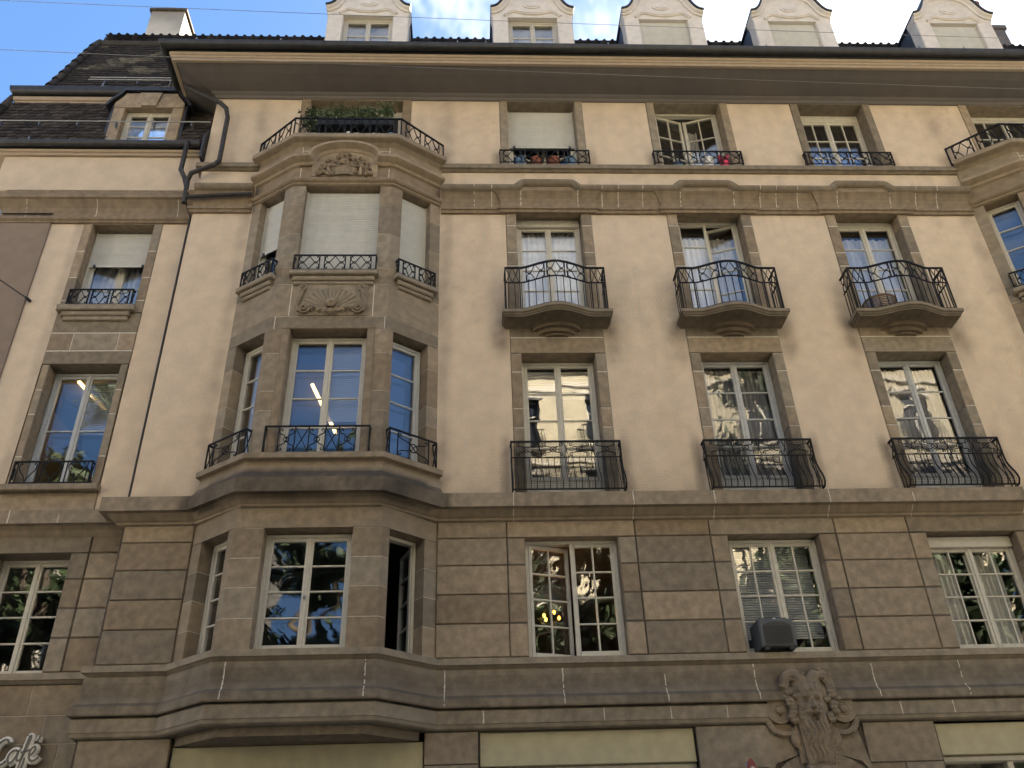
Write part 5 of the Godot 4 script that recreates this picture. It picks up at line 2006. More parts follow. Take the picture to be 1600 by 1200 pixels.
	for i in 9:
		var a := PI + PI * i / 8.0
		gp.push_back(Vector2(0.13 + cos(a) * 0.09, 16.88 + sin(a) * 0.1))
	gp.push_back(Vector2(0.23, 16.95))
	gp.push_back(Vector2(-0.1, 16.95))
	m.sweep([Vector2(-9.12, -2.0), Vector2(-9.12, -0.66), Vector2(-5.4, -0.66)], gp)
	part("gutter", m, M.gutter, o)
	# snow rails
	for e in [[Vector3(-7.9, 17.3, -0.55), Vector3(-5.2, 17.3, -0.55), 4], [Vector3(-7.9, 17.42, -0.59), Vector3(-5.2, 17.42, -0.59), 0], [Vector3(-9.3, 15.42, -0.02), Vector3(-4.98, 15.42, -0.02), 6]]:
		m = Mb.new()
		m.tube([e[0], e[1]], 0.014, 6)
		for i in e[2]:
			var p: Vector3 = e[0].lerp(e[1], (i + 0.5) / float(e[2]))
			m.box(p.x - 0.008, p.y - 0.1, p.z - 0.1, p.x + 0.008, p.y + 0.03, p.z - 0.005)
		part("snow_rail", m, M.zinc, o)
	for x in [-8.3, -6.85, -5.75]:
		snow_hook(o, Vector3(x, 14.9, -0.02), 0.1)
	for x in [-7.5, -5.95]:
		snow_hook(o, Vector3(x, 16.95, -0.43), 0.1)
	# stone dormer
	var dm := holder("dormer", o)
	var dcx := -6.32
	m = sb()
	m.xf = Transform3D(Basis(), Vector3(0, 0, -0.2))
	m.box(dcx - 0.68, 14.95, -0.6, dcx - 0.46, 16.04, 0.0, 0.015)
	part("dormer_jamb", m, M.stone2, dm)
	m = sb()
	m.xf = Transform3D(Basis(), Vector3(0, 0, -0.2))
	m.box(dcx + 0.46, 14.95, -0.6, dcx + 0.68, 16.04, 0.0, 0.015)
	part("dormer_jamb", m, M.stone2, dm)
	m = sb()
	m.xf = Transform3D(Basis(), Vector3(0, 0, -0.2))
	m.slab(PackedVector2Array([Vector2(dcx - 0.68, 16.03), Vector2(dcx + 0.68, 16.03), Vector2(dcx + 0.68, 16.16), Vector2(dcx + 0.55, 16.34), Vector2(dcx + 0.5, 16.44), Vector2(dcx - 0.5, 16.44), Vector2(dcx - 0.55, 16.34), Vector2(dcx - 0.68, 16.16)]), -0.6, 0.01)
	part("dormer_lintel", m, M.stone2, dm)
	m = sb()
	m.xf = Transform3D(Basis(), Vector3(0, 0, -0.2))
	m.slab(PackedVector2Array([Vector2(dcx - 0.14, 16.04), Vector2(dcx + 0.14, 16.04), Vector2(dcx + 0.21, 16.42), Vector2(dcx - 0.21, 16.42)]), 0.0, 0.05)
	part("dormer_keystone", m, M.stone2, dm)
	m = Mb.new()
	m.xf = Transform3D(Basis(), Vector3(0, 0, -0.2))
	m.sweep_xy([Vector2(dcx - 0.8, 16.04), Vector2(dcx - 0.72, 16.20), Vector2(dcx - 0.58, 16.36), Vector2(dcx - 0.52, 16.48), Vector2(dcx + 0.52, 16.48), Vector2(dcx + 0.58, 16.36), Vector2(dcx + 0.72, 16.20), Vector2(dcx + 0.8, 16.04)], [Vector2(-1.0, 0.0), Vector2(0.06, 0.0), Vector2(0.06, 0.05), Vector2(-1.0, 0.05)])
	m.box(dcx - 0.74, 14.95, -0.9, dcx - 0.69, 16.14, -0.03)
	m.box(dcx + 0.69, 14.95, -0.9, dcx + 0.74, 16.14, -0.03)
	part("dormer_roof", m, M.gutter, dm)
	m = Mb.new()
	m.box(dcx - 0.68, 14.9, -2.0, dcx + 0.68, 16.44, -1.6)
	part("dormer_back", m, M.room, dm)
	window(dm, Transform3D(Basis(), Vector3(dcx, 14.95, -0.34)), 0.92, 1.1, {"rows": 3, "paint": "window_paint"}, true)
	# chimney on the ridge
	m = Mb.new()
	m.stain = func(p: Vector3, _n: Vector3) -> Color:
		var s := 1.0 - 0.55 * smoothstep(20.9, 22.0, p.y + 0.5 * noise.get_noise_2d(p.x * 4.0, p.y))
		return Color(s, s, s * 1.02)
	for i in 5:
		m.box(-7.95, 20.4 + 0.32 * i, -3.0, -7.12, 20.4 + 0.32 * (i + 1), -2.2)
	part("chimney", m, M.house_white, o)
	m = Mb.new()
	m.box(-8.0, 22.0, -3.06, -7.07, 22.08, -2.14, 0.02)
	part("chimney_cap", m, M.bark, o)
	# rainwater pipes at the seam between both houses
	var pipe := holder("downpipe", o)
	m = Mb.new()
	m.tube([Vector3(-5.62, 16.38, 0.1), Vector3(-5.5, 16.2, 0.16), Vector3(-4.8, 15.78, 0.14), Vector3(-4.68, 15.65, 0.13), Vector3(-4.62, 15.4, 0.12), Vector3(-4.6, 14.2, 0.14), Vector3(-4.66, 14.02, 0.2), Vector3(-5.05, 13.85, 0.16), Vector3(-5.12, 13.75, 0.08), Vector3(-5.1, 13.2, 0.06)], 0.045, 10)
	part("pipe", m, M.pipe_metal, pipe)
	m = Mb.new()
	m.tube([Vector3(-5.32, 14.85, 0.0), Vector3(-5.32, 14.1, 0.0), Vector3(-5.2, 13.85, 0.04), Vector3(-5.12, 13.6, 0.06)], 0.045, 10)
	part("pipe", m, M.pipe_metal, pipe)
	m = Mb.new()
	m.tube([Vector3(-5.05, 13.3, 0.12), Vector3(-4.3, 13.34, 0.14), Vector3(-3.9, 13.36, 0.14)], 0.035, 8)
	part("pipe", m, M.pipe_metal, pipe)
	m = Mb.new()
	m.tube([Vector3(-5.1, 13.3, 0.0), Vector3(-4.99, 13.0, -0.08), Vector3(-4.975, 7.3, -0.08)], 0.02, 8)
	part("pipe", m, M.pipe_metal, pipe)
	m = Mb.new()
	m.slab(PackedVector2Array([Vector2(0.0, 14.3), Vector2(0.35, 14.3), Vector2(0.35, 14.9), Vector2(0.0, 15.5)]), -0.02, 0.02)
	part("flashing", m, M.gutter, pipe, Transform3D(Basis(Vector3(0, 0, 1), Vector3.UP, Vector3(-1, 0, 0)), Vector3(-4.97, 0, -0.2)))
	interior(o, -8.2, R - 0.1, z - 0.41, -5.0, [4.1, 7.22, 10.45, 13.85], [-8.2])


# ---------------------------------------------------------------- loose things

func pot(label: String, at: Vector3, r: float, h: float, mat: String, group := "") -> Node3D:
	var o := holder("flower_pot", self, Transform3D(Basis(), at))
	tag(o, label, "flower pot", group)
	var m := Mb.new()
	m.lathe([Vector2(0.0, 0.0), Vector2(r * 0.7, 0.0), Vector2(r * 0.95, h * 0.85), Vector2(r * 1.06, h * 0.86), Vector2(r * 1.06, h), Vector2(r * 0.92, h), Vector2(r * 0.85, h * 0.86)], Vector3.ZERO)
	part("pot", m, M[mat], o)
	m = Mb.new()
	m.lathe([Vector2(r * 0.9, h * 0.88), Vector2(0.0, h * 0.9)], Vector3.ZERO)
	part("soil", m, M.soil, o)
	return o


func leaves(m: Mb, at: Vector3, spread: Vector3, n: int, size: float) -> void:
	for i in n:
		var d := Vector3(rng.randfn(0, 0.45), rng.randfn(0, 0.45), rng.randfn(0, 0.45))
		var p := at + d * spread
		var b := Basis.from_euler(Vector3(rng.randf() * TAU, rng.randf() * TAU, rng.randf() * TAU))
		var s := size * rng.randf_range(0.6, 1.3)
		var sh := rng.randf_range(0.5, 1.4)
		m.col = Color(sh, sh, sh * rng.randf_range(0.7, 1.1))
		var a := p
		var l := b * Vector3(-0.22 * s, 0.5 * s, 0.05 * s)
		var r := b * Vector3(0.22 * s, 0.5 * s, 0.05 * s)
		var t := b * Vector3(0, s, 0)
		m.quad(a, a + r, a + t, a + l)
	m.col = Color(1, 1, 1)


func planter(label: String, at: Vector3, w: float, n: int, hgt: float) -> void:
	var o := holder("planter_box", self, Transform3D(Basis(), at))
	tag(o, label, "planter")
	var m := Mb.new()
	m.box(-w / 2, 0, -0.1, w / 2, 0.17, 0.1, 0.01)
	part("box", m, M.black_plastic, o)
	m = Mb.new()
	for i in int(n / 12.0):
		var x := rng.randf_range(-w / 2, w / 2)
		m.tube([Vector3(x, 0.15, 0), Vector3(x + rng.randf_range(-0.08, 0.08), 0.15 + hgt * rng.randf_range(0.5, 1.1), rng.randf_range(-0.06, 0.1))], 0.004, 3)
	part("stems", m, M.plant, o)
	m = Mb.new()
	for i in 10:
		var x := rng.randf_range(-w / 2, w / 2)
		leaves(m, Vector3(x, 0.2 + hgt * rng.randf_range(0.25, 0.75), rng.randf_range(-0.04, 0.08)), Vector3(0.14, hgt * 0.45, 0.12), int(n / 10.0), 0.06)
	part("foliage", m, M.plant, o)


func blind(label: String, at: Vector3, w: float, h: float, group := "") -> void:
	var m := Mb.new()
	var n := int(h / 0.035)
	for i in n:
		var y := h * i / n
		m.box(-w / 2, y, -0.012, w / 2, y + 0.026, -0.008)
		m.quad(Vector3(-w / 2, y, 0.008), Vector3(w / 2, y, 0.008), Vector3(w / 2, y + 0.03, -0.006), Vector3(-w / 2, y + 0.03, -0.006))
	m.box(-w / 2, h, -0.02, w / 2, h + 0.03, 0.015, 0.003)
	var o := part("venetian_blind", m, M.blind, self, Transform3D(Basis(), at))
	tag(o, label, "blind", group)


func things() -> void:
	# behind the glass
	curtain("pleated white net curtain behind the balcony door of the left bow balcony", Transform3D(Basis(), Vector3(CX[0], 10.6, -0.42)), 1.05, 2.3, 11, "curtain")
	curtain("pleated white net curtain behind the balcony door with one leaf ajar", Transform3D(Basis(), Vector3(CX[1], 10.6, -0.55)), 1.05, 2.3, 10, "curtain")
	curtain("white curtain behind the balcony door with the wicker basket before it", Transform3D(Basis(), Vector3(CX[2], 10.6, -0.45)), 1.05, 2.2, 8, "curtain")
	curtain("thin net curtain behind the tall window over the grey cooling unit", Transform3D(Basis(), Vector3(CX[1], 7.8, -0.45)), 1.05, 2.05, 13, "grey_net")
	curtain("thin net curtain behind the tall window at the right end of the basket rails", Transform3D(Basis(), Vector3(CX[2], 7.8, -0.45)), 1.05, 2.05, 12, "grey_net")
	curtain("white drapes behind the small-paned window at the lower right edge", Transform3D(Basis(), Vector3(CX[2] - 0.35, 5.05, -0.5)), 0.42, 1.5, 5, "curtain", "", 0.02)
	curtain("gathered white drape behind the right leaf of the lower right window", Transform3D(Basis(), Vector3(CX[2] + 0.3, 5.08, -0.5)), 0.5, 1.45, 6, "curtain")
	curtain("white curtain hanging behind the open window above the second bow balcony", Transform3D(Basis(), Vector3(CX[1] + 0.17, 14.25, -0.6)), 0.3, 1.6, 5, "curtain")
	curtain("pale blue cloth hung low inside the top right window behind its rail", Transform3D(Basis(), Vector3(CX[2], 14.28, -0.45)), 1.15, 0.75, 9, "blue_cloth")
	curtain("gathered white curtain under the half-lowered shutter of the left house", Transform3D(Basis(), Vector3(-6.22, 11.1, -0.78)), 1.0, 1.8, 8, "curtain")
	curtain("sheer grey curtain in the left slanting bay window of the second floor", face_frames(ORIEL[0], 0.92, 0.57, 1.69)[0][0] * Transform3D(Basis(), Vector3(0.05, 7.8, -0.4)), 0.56, 2.1, 5, "curtain")
	blind("slatted blind drawn half down behind the tall bay window's right leaf", Vector3(ORIEL[0] + 0.3, 8.55, 0.2), 0.56, 1.35)
	blind("slatted blind drawn a little way down over the first tall window with a basket rail", Vector3(CX[0], 9.3, -0.42), 1.06, 0.5)
	blind("slatted blind covering the window behind the grey cooling unit", Vector3(CX[1], 5.3, -0.42), 1.2, 1.32)
	blind("slatted blind behind the upper right part of the left house's tall window", Vector3(-6.0, 8.9, -0.75), 0.5, 0.95)
	# lamps that are lit
	var lamp := holder("pendant_lamp", self, Transform3D(Basis(), Vector3(1.25, 6.05, -1.5)))
	tag(lamp, "pendant lamp with four glowing bulbs seen through the ajar casement", "lamp")
	var m := Mb.new()
	m.tube([Vector3(0, 0.92, 0), Vector3(0, 0.2, 0)], 0.008, 6)
	m.tube([Vector3(-0.14, 0.16, 0), Vector3(0.14, 0.16, 0)], 0.008, 6)
	m.tube([Vector3(0, 0.16, -0.14), Vector3(0, 0.16, 0.14)], 0.008, 6)
	part("lamp_arms", m, M.iron, lamp)
	for q in [Vector3(-0.13, 0.0, 0.03), Vector3(-0.1, -0.045, -0.03), Vector3(0.03, 0.06, 0.0), Vector3(0.1, -0.04, 0.02)]:
		m = Mb.new()
		m.ball(q, Vector3(0.022, 0.034, 0.022), 8, 6)
		part("bulb", m, M.bulb, lamp)
		m = Mb.new()
		m.tube([q + Vector3(0, 0.03, 0), Vector3(q.x, 0.16, q.z)], 0.009, 6)
		part("bulb_holder", m, M.iron, lamp)
		var li := OmniLight3D.new()
		li.light_color = Color(1.0, 0.72, 0.4)
		li.light_energy = 0.006
		li.omni_range = 12.0
		li.omni_attenuation = 2.0
		li.light_size = 0.02
		li.shadow_enabled = true
		li.position = q
		lamp.add_child(li, true)
	for e in [["tube lamp with a warm glow on the ceiling behind the tall bay window", Vector3(-2.68, 9.96, -0.95), Vector3(-2.5, 9.96, -2.6), "tube_lamp"], ["ceiling tube lamp glowing behind the left house's tall window", Vector3(-6.62, 10.08, -1.0), Vector3(-6.5, 10.08, -1.9), "tube_lamp"]]:
		var t := holder(e[3], self, Transform3D(Basis(), e[1]))
		tag(t, e[0], "lamp")
		m = Mb.new()
		m.tube([Vector3(0, 0, 0), e[2] - e[1]], 0.03, 10)
		part("tube", m, M.tube_light, t)
		m = Mb.new()
		for k in [0.1, 0.9]:
			var p: Vector3 = (e[2] - e[1]) * k
			m.tube([p + Vector3(0, 0.03, 0), p + Vector3(0, 0.13, 0)], 0.01, 6)
		part("bracket", m, M.zinc, t)
		var li := OmniLight3D.new()
		li.light_color = Color(1.0, 0.85, 0.6)
		li.light_energy = 0.02
		li.omni_range = 12.0
		li.omni_attenuation = 2.0
		li.light_size = 0.05
		li.shadow_enabled = true
		li.position = (e[2] - e[1]) * 0.5 - Vector3(0, 0.06, 0)
		t.add_child(li, true)
	# cooling unit on the sill
	var ac := holder("air_conditioner", self, Transform3D(Basis(), Vector3(4.12, 4.99, 0.1)))
	tag(ac, "boxy dark grey cooling unit standing on the window sill above the carved head", "air conditioner")
	m = Mb.new()
	m.box(-0.24, 0.03, -0.32, 0.24, 0.41, 0.1, 0.02)
	part("casing", m, M.grey_plastic, ac)
	var pl := PackedVector2Array([Vector2(-0.19, 0.06), Vector2(0.19, 0.06), Vector2(0.19, 0.3)])
	for i in 9:
		var a := PI * i / 8.0
		pl.push_back(Vector2(cos(a) * 0.19, 0.3 + sin(a) * 0.07))
	m = Mb.new()
	m.slab(pl, 0.08, 0.106)
	part("grille_opening", m, M.black_plastic, ac)
	m = Mb.new()
	for i in 9:
		m.box(-0.18, 0.08 + 0.027 * i, 0.104, 0.18, 0.09 + 0.027 * i, 0.113)
	part("grille", m, M.black_plastic, ac)
	m = Mb.new()
	m.box(-0.2, 0.41, -0.3, 0.17, 0.44, 0.05, 0.01)
	part("top_tray", m, M.grey_plastic, ac)
	m = Mb.new()
	m.box(-0.02, 0.415, 0.05, 0.02, 0.435, 0.054)
	part("label", m, M.sign_white, ac)
	m = Mb.new()
	m.box(-0.2, 0.0, -0.2, -0.14, 0.03, 0.08)
	m.box(0.14, 0.0, -0.2, 0.2, 0.03, 0.08)
	part("feet", m, M.black_plastic, ac)
	# terrace above the oriel
	planter("black planter box of grey-green herbs on the left of the terrace railing", Vector3(-2.42, 14.66, 0.52), 0.72, 900, 0.34)
	planter("black planter box of taller leafy herbs on the right of the terrace railing", Vector3(-1.75, 14.66, 0.52), 0.72, 1000, 0.4)
	var bush := pot("dark leafy shrub in a pot at the left end of the terrace", Vector3(-2.85, 14.31, 0.3), 0.14, 0.25, "black_plastic")
	m = Mb.new()
	for i in 9:
		leaves(m, Vector3(rng.randf_range(-0.15, 0.2), 0.45 + 0.07 * i, rng.randf_range(-0.1, 0.1)), Vector3(0.2, 0.1, 0.15), 60, 0.08)
	part("foliage", m, M.leaf0, bush)
	pot("small blue pot at the left of the terrace, behind the railing", Vector3(-2.72, 14.3, 0.52), 0.07, 0.15, "blue_pot")
	pot("small blue pot at the right of the terrace, behind the railing", Vector3(-1.42, 14.3, 0.52), 0.08, 0.17, "blue_pot")
	pot("narrow white pot in the middle of the terrace floor", Vector3(-2.2, 14.3, 0.54), 0.05, 0.2, "white_pot")
	pot("squat white pot right of the middle of the terrace floor", Vector3(-1.73, 14.3, 0.54), 0.07, 0.14, "white_pot")
	# pots on the top-storey sills
	pot("left terracotta pot under the half-closed roller shutter of the top storey", Vector3(1.3, 14.22, -0.02), 0.12, 0.2, "terracotta")
	pot("right terracotta pot under the half-closed roller shutter of the top storey", Vector3(1.62, 14.22, -0.02), 0.12, 0.2, "terracotta")
	pot("grey-blue pot at the left end of the shuttered window's sill", Vector3(0.98, 14.22, -0.04), 0.1, 0.26, "blue_pot")
	pot("grey-blue pot at the right end of the shuttered window's sill", Vector3(1.95, 14.22, -0.04), 0.1, 0.26, "blue_pot")
	var fp := pot("pot of bright pink flowers at the right end of a top-storey rail", Vector3(4.92, 14.22, 0.0), 0.08, 0.14, "pink")
	m = Mb.new()
	for i in 16:
		m.ball(Vector3(rng.randf_range(-0.1, 0.1), rng.randf_range(0.14, 0.3), rng.randf_range(-0.08, 0.08)), Vector3(0.035, 0.028, 0.035), 6, 4)
	part("blossoms", m, M.pink, fp)
	m = Mb.new()
	leaves(m, Vector3(0, 0.17, 0), Vector3(0.12, 0.1, 0.1), 60, 0.06)
	part("foliage", m, M.leaf0, fp)
	pot("white pot beside the pink flowers on the top-storey sill", Vector3(4.62, 14.22, -0.02), 0.1, 0.24, "white_pot")
	pot("small blue pot at the left end of the sill with the pink flowers", Vector3(4.02, 14.22, -0.02), 0.09, 0.12, "blue_pot")
	# basket on the third balcony
	var bk := holder("wicker_basket", self, Transform3D(Basis(), Vector3(6.97, 10.56, 0.16)))
	tag(bk, "round brown wicker basket on the right bow-fronted balcony", "basket")
	m = Mb.new()
	for i in 9:
		var y := 0.028 * i
		m.lathe([Vector2(0.2 + 0.008 * i, y), Vector2(0.215 + 0.008 * i, y + 0.014), Vector2(0.2 + 0.008 * i, y + 0.027)], Vector3.ZERO, 20)
	m.lathe([Vector2(0.0, 0.0), Vector2(0.2, 0.0)], Vector3.ZERO, 20)
	part("weave", m, M.wicker, bk)
	m = Mb.new()
	var rim := []
	for i in 21:
		rim.push_back(Vector3(cos(TAU * i / 20.0) * 0.27, 0.255, sin(TAU * i / 20.0) * 0.27))
	m.tube(rim, 0.02, 6)
	part("rim", m, M.wicker, bk)
	# cafe sign: white channel letters with dark faces
	var sg := holder("cafe_sign", self, Transform3D(Basis(Vector3.BACK, deg_to_rad(6.0)), Vector3(-6.0, 3.8, -0.2)))
	tag(sg, "white outlined script lettering reading Café on the stone wall", "sign")
	var letters := {
		"letter_c": [[Vector2(0.2, 0.29), Vector2(0.2, 0.36), Vector2(0.08, 0.35), Vector2(0.03, 0.17)], [Vector2(0.03, 0.17), Vector2(0.0, 0.03), Vector2(0.1, -0.02), Vector2(0.2, 0.07)]],
		"letter_a": [[Vector2(0.33, 0.17), Vector2(0.26, 0.23), Vector2(0.18, 0.1), Vector2(0.24, 0.04)], [Vector2(0.24, 0.04), Vector2(0.28, 0.03), Vector2(0.32, 0.12), Vector2(0.34, 0.17)], [Vector2(0.34, 0.17), Vector2(0.31, 0.06), Vector2(0.33, 0.03), Vector2(0.38, 0.07)]],
		"letter_f": [[Vector2(0.38, 0.07), Vector2(0.44, 0.2), Vector2(0.5, 0.38), Vector2(0.45, 0.33)], [Vector2(0.45, 0.33), Vector2(0.41, 0.2), Vector2(0.37, 0.0), Vector2(0.34, -0.1)], [Vector2(0.34, -0.1), Vector2(0.4, -0.08), Vector2(0.42, 0.04), Vector2(0.42, 0.08)], [Vector2(0.37, 0.15), Vector2(0.4, 0.15), Vector2(0.44, 0.16), Vector2(0.48, 0.17)]],
		"letter_e": [[Vector2(0.48, 0.1), Vector2(0.54, 0.13), Vector2(0.56, 0.2), Vector2(0.52, 0.2)], [Vector2(0.52, 0.2), Vector2(0.46, 0.18), Vector2(0.45, 0.03), Vector2(0.52, 0.03)], [Vector2(0.52, 0.03), Vector2(0.55, 0.03), Vector2(0.57, 0.05), Vector2(0.59, 0.07)], [Vector2(0.55, 0.26), Vector2(0.56, 0.28), Vector2(0.57, 0.3), Vector2(0.58, 0.32)]]}
	for k in letters:
		var mw := Mb.new()
		var md := Mb.new()
		for q in letters[k]:
			var pts := []
			var ptd := []
			for p in bez(q[0], q[1], q[2], q[3], 10):
				pts.push_back(Vector3(p.x, p.y, 0.0))
				ptd.push_back(Vector3(p.x, p.y, 0.034))
			mw.tube(pts, 0.045, 8)
			md.tube(ptd, 0.017, 8)
		part(k, mw, M.sign_white, sg)
		part("letter_face", md, M.sign_dark, sg)
	# traffic sign on the kerb
	var ts := holder("traffic_sign", self, Transform3D(Basis(Vector3.UP, deg_to_rad(62.0)), Vector3(2.62, 0.02, 3.0)))
	tag(ts, "red-rimmed round traffic sign on a post at the bottom edge", "sign")
	m = Mb.new()
	m.tube([Vector3(0, 0, 0), Vector3(0, 3.1, 0)], 0.03, 10)
	part("post", m, M.zinc, ts)
	for k in [[0.3, "rim", "sign_red", 0.03], [0.23, "face", "sign_white", 0.034]]:
		var e := PackedVector2Array()
		for i in 32:
			e.push_back(Vector2(cos(TAU * i / 32.0) * k[0], 2.83 + sin(TAU * i / 32.0) * k[0]))
		m = Mb.new()
		m.slab(e, 0.028, k[3] + 0.004)
		part(k[1], m, M[k[2]], ts)
	# wires across the street
	for e in [["upper thin overhead wire crossing in front of the dormers", Vector3(-16, 12.22, 5), Vector3(20, 10.9, 5)], ["lower thin overhead wire crossing in front of the eaves", Vector3(-16, 11.32, 5), Vector3(20, 9.86, 5)]]:
		m = Mb.new()
		var pts := []
		for i in 25:
			var t := i / 24.0
			pts.push_back(e[1].lerp(e[2], t) - Vector3(0, 0.25 * (0.25 - (t - 0.5) * (t - 0.5)) * 4.0 - 0.19, 0))
		m.tube(pts, 0.0032, 5)
		tag(part("overhead_wire", m, M.zinc, self), e[0], "wire", "wires across the street")
	m = Mb.new()
	m.tube([Vector3(-7.42, 11.23, -0.23), Vector3(-7.48, 11.228, -0.1), Vector3(-12.0, 11.1, 9.7)], 0.009, 6)
	m.tube([Vector3(-7.42, 11.23, -0.26), Vector3(-7.45, 11.23, -0.16)], 0.03, 8)
	tag(part("span_wire", m, M.gutter, self), "stay wire anchored to the plaster of the left house near its corner pier", "wire")


# ---------------------------------------------------------------- across the street, seen mirrored in the glass

func tree(label: String, at: Vector3, h: float, r: float, n: int) -> void:
	var o := holder("street_tree", self, Transform3D(Basis(), at))
	tag(o, label, "tree", "trees across the street")
	var m := Mb.new()
	m.tube([Vector3.ZERO, Vector3(0.1, h * 0.25, 0), Vector3(0.0, h * 0.5, 0.1), Vector3(0.1, h * 0.8, 0)], 0.22, 9, 0.06)
	part("trunk", m, M.bark, o)
	m = Mb.new()
	for i in 9:
		var a := rng.randf() * TAU
		var y := h * rng.randf_range(0.3, 0.6)
		m.tube([Vector3(0, y, 0), Vector3(cos(a) * r * 0.4, y + h * 0.12, sin(a) * r * 0.4), Vector3(cos(a) * r * 0.8, y + h * 0.2, sin(a) * r * 0.8)], 0.09, 6, 0.03)
	part("limbs", m, M.bark, o)
	m = Mb.new()
	for i in 34:
		var d := Vector3(rng.randfn(0, 0.42), rng.randfn(0, 0.42), rng.randfn(0, 0.42))
		leaves(m, Vector3(0, h * 0.6, 0) + d * Vector3(r, h * 0.36, r), Vector3(0.9, 0.6, 0.9), int(n / 34.0), 0.42)
	part("crown", m, M.leaf1, o)


func facing_house(label: String, x0: float, x1: float, h: float, mat: String, cols: int, z := 15.2) -> void:
	var o := holder("facing_house", self, Transform3D(Basis(Vector3.UP, PI), Vector3((x0 + x1) / 2, 0, z)))
	tag(o, label, "building")
	var w := x1 - x0
	var holes := []
	var spots := []
	for j in 6:
		for i in cols:
			var cx := -w / 2 + w * (i + 0.5) / cols
			var cy := 4.2 + 3.15 * j
			if cy + 2.2 > h:
				continue
			holes.push_back(rect(cx - 0.6, cx + 0.6, cy, cy + 2.1))
			spots.push_back(Vector2(cx, cy))
	var m := Mb.new()
	wall_with_holes(m, -w / 2, w / 2, 0, h, 0, holes, 4.0)
	part("wall", m, M[mat], o)
	m = Mb.new()
	m.box(-w / 2, 0, -6.0, w / 2, h, -0.35)
	part("house_body", m, M.room, o)
	var wm := Mb.new()
	for s in [[-0.6, -0.53, 0.0, 2.1], [0.53, 0.6, 0.0, 2.1], [-0.53, 0.53, 0.0, 0.07], [-0.53, 0.53, 2.03, 2.1], [-0.04, 0.04, 0.07, 2.03], [-0.53, 0.53, 1.4, 1.44]]:
		wm.box(s[0], s[2], -0.3, s[1], s[3], -0.2)
	var fm := wm.mesh()
	wm = Mb.new()
	wm.box(-0.53, 0.07, -0.3, 0.53, 2.03, -0.27)
	var gm := wm.mesh()
	wm = Mb.new()
	wm.box(-0.8, -0.14, -0.1, 0.8, 0.0, 0.16, 0.02)
	wm.box(-0.75, 2.1, -0.05, -0.6, 2.1, 0.04)
	wm.box(-0.78, 2.11, -0.05, 0.78, 2.3, 0.08, 0.02)
	var sm := wm.mesh()
	wm = Mb.new()
	wm.tube([Vector3(-0.8, 0.85, 0.14), Vector3(0.8, 0.85, 0.14)], 0.025, 4)
	wm.tube([Vector3(-0.8, 0.06, 0.14), Vector3(0.8, 0.06, 0.14)], 0.02, 4)
	for i in 17:
		wm.tube([Vector3(-0.8 + 0.1 * i, 0.06, 0.14), Vector3(-0.8 + 0.1 * i, 0.85, 0.14)], 0.012, 4)
	for i in 8:
		var pts := []
		for q in circle(Vector2(-0.7 + 0.2 * i, 0.45), 0.1, 10):
			pts.push_back(Vector3(q.x, q.y, 0.14))
		wm.tube(pts, 0.012, 4)
	var im := wm.mesh()
	for s in spots:
		var at := Transform3D(Basis(), Vector3(s.x, s.y, 0))
		var wn := holder("window", o, at)
		part_mesh("frame", fm, M.window_paint, wn)
		part_mesh("pane", gm, M.dark_glass, wn)
		part_mesh("surround", sm, M.house_white, wn)
		part_mesh("railing", im, M.iron, wn)
	m = Mb.new()
	m.sweep([Vector2(-w / 2, 0), Vector2(w / 2, 0)], [Vector2(-0.2, h - 0.2), Vector2(0.1, h - 0.2), Vector2(0.2, h), Vector2(0.5, h + 0.1), Vector2(0.5, h + 0.25), Vector2(-0.2, h + 0.3)])
	for j in range(1, 6):
		m.box(-w / 2, 3.7 + 3.15 * j - 0.2, 0.0, w / 2, 3.7 + 3.15 * j, 0.1, 0.02)
	part("cornice", m, M.house_white, o)
	m = Mb.new()
	m.quad(Vector3(-w / 2, h + 0.27, 0.45), Vector3(w / 2, h + 0.27, 0.45), Vector3(w / 2, h + 3.2, -2.4), Vector3(-w / 2, h + 3.2, -2.4))
	m.box(-w / 2, h, -6.0, w / 2, h + 3.18, -2.41)
	part("roof", m, M.house_roof, o)
	for x in [-w * 0.3, w * 0.22]:
		m = Mb.new()
		m.box(x - 0.5, h + 2.0, -2.9, x + 0.5, h + 4.6, -2.0, 0.04)
		part("chimney", m, M.house_cream, o)


func ground() -> void:
	var m := Mb.new()
	m.quad(Vector3(-300, -0.004, 300), Vector3(300, -0.004, 300), Vector3(300, -0.004, -300), Vector3(-300, -0.004, -300))
	structure("ground", m, M.earth, "flat ground under the town")
	m = Mb.new()
	m.box(-60, -0.2, 3.3, 60, 0.0, 10.8)
	structure("road", m, M.asphalt, "grey asphalt street before the building")
	m = Mb.new()
	m.box(-60, -0.2, 0.0, 60, 0.13, 3.28)
	structure("pavement", m, M.paving, "paved walk along the foot of the building")
	m = Mb.new()
	m.box(-60, -0.2, 10.82, 60, 0.13, 15.2)
	structure("pavement", m, M.paving, "paved walk on the far side of the street")


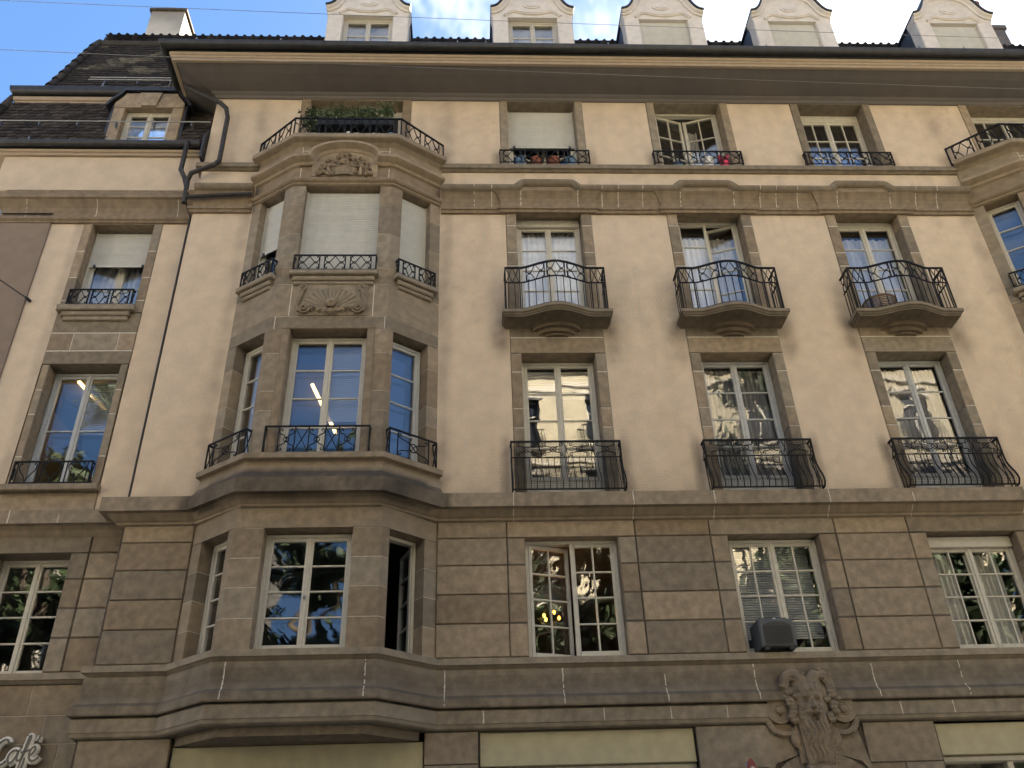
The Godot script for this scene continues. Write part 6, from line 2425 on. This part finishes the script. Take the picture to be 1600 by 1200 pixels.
func sky() -> void:
	var w := 1024
	var h := 512
	var cl := FastNoiseLite.new()
	cl.seed = 185
	cl.frequency = 1.0
	cl.fractal_octaves = 6
	cl.domain_warp_enabled = true
	cl.domain_warp_amplitude = 0.5
	cl.domain_warp_frequency = 1.2
	var im := Image.create(w, h, false, Image.FORMAT_RGBF)
	var sun := SUN
	for j in h:
		var el := PI * (0.5 - (j + 0.5) / h)
		for i in w:
			var az := TAU * (i + 0.5) / w
			var d := Vector3(sin(az) * cos(el), sin(el), -cos(az) * cos(el))
			if d.y < -0.03:
				im.set_pixel(i, j, Color(0.16, 0.15, 0.14))
				continue
			var up := clampf(d.y, 0.0, 1.0)
			var c := Color(0.46, 0.68, 1.0).lerp(SKY_TOP, pow(up, 0.45))
			var th := rad_to_deg(acos(clampf(d.dot(sun), -1.0, 1.0)))
			var glow := 3.0 * exp(-th / 7.0) + 1.3 * exp(-th / 18.0)
			c += Color(1.0, 0.98, 0.95) * glow
			var q := Vector3(d.x, d.y * 1.6, d.z) / (0.35 + up) * 1.1
			var k := cl.get_noise_3d(q.x + 3.1, q.y, q.z)
			k = smoothstep(CLOUD_AT, CLOUD_AT + 0.42, k)
			c = c.lerp(Color(1.5, 1.52, 1.55) * (1.0 + 0.6 * exp(-th / 25.0)), k * 0.8)
			c.a = 1.0
			im.set_pixel(i, j, c)
	var mat := PanoramaSkyMaterial.new()
	mat.panorama = ImageTexture.create_from_image(im)
	var s := Sky.new()
	s.sky_material = mat
	var env := Environment.new()
	env.background_mode = Environment.BG_SKY
	env.sky = s
	env.background_energy_multiplier = SKY_ENERGY
	env.tonemap_mode = Environment.TONE_MAPPER_LINEAR
	env.tonemap_exposure = EXPOSURE
	env.sdfgi_enabled = true
	env.ssao_enabled = true
	env.ssil_enabled = true
	var we := WorldEnvironment.new()
	we.name = "environment"
	we.environment = env
	add_child(we)


const EXPOSURE := 9.9
const SKY_ENERGY := 0.116
const SKY_TOP := Color(0.085, 0.30, 0.78)
const CLOUD_AT := 0.05
const SUN_AZ := 36.0
const SUN_EL := 32.0
var SUN := Vector3.UP


func _ready() -> void:
	rng.seed = 7
	var cam := Camera3D.new()
	cam.name = "camera"
	cam.fov = 46.397
	cam.near = 0.05
	cam.far = 800.0
	cam.transform = Transform3D(Basis(Vector3(0.99887553, -0.03032602, 0.03644179), Vector3(0.00572984, 0.84024497, 0.54217668), Vector3(-0.04706209, -0.54135822, 0.83947391)), Vector3(0, 1.6, 12.0))
	add_child(cam)
	var az := deg_to_rad(SUN_AZ)
	var el := deg_to_rad(SUN_EL)
	SUN = Vector3(sin(az) * cos(el), sin(el), -cos(az) * cos(el))
	sky()
	var sun := DirectionalLight3D.new()
	sun.name = "sun"
	sun.light_energy = 1.6
	sun.light_color = Color(1.0, 0.95, 0.87)
	sun.light_angular_distance = 0.5
	sun.shadow_enabled = true
	sun.look_at_from_position(Vector3.ZERO, -SUN)
	add_child(sun)
	materials()
	ground()
	main_building()
	left_house()
	facing_house("cream house with iron window rails across the street, seen mirrored in the panes", 0.4, 17.8, 20.0, "house_cream", 6)
	facing_house("off-white house across the street left of the cream one, seen mirrored in the panes", -44.0, -8.0, 17.5, "house_white", 12, 20.5)
	things()
	tree("broad green street tree opposite the oriel, mirrored in its lowest panes", Vector3(-4.6, 0.1, 13.2), 13.9, 3.7, 12500)
	tree("tall green street tree opposite the left house, mirrored in its panes", Vector3(-12.8, 0.1, 13.0), 18.0, 3.7, 11000)
	tree("unseen green tree added opposite the grey cooling unit to darken its panes", Vector3(8.9, 0.1, 13.3), 16.0, 3.3, 9500)  # tree added behind the camera to darken mirrored panes and the lower right front
	tree("unseen green tree added at the far right to darken panes and lower front", Vector3(14.8, 0.1, 13.3), 15.5, 3.3, 9500)  # added out of view as well, darkening the right-hand panes and lower front
	tree("smaller green street tree opposite the ajar casement, mirrored in it", Vector3(2.9, 0.1, 13.2), 14.0, 3.2, 10000)
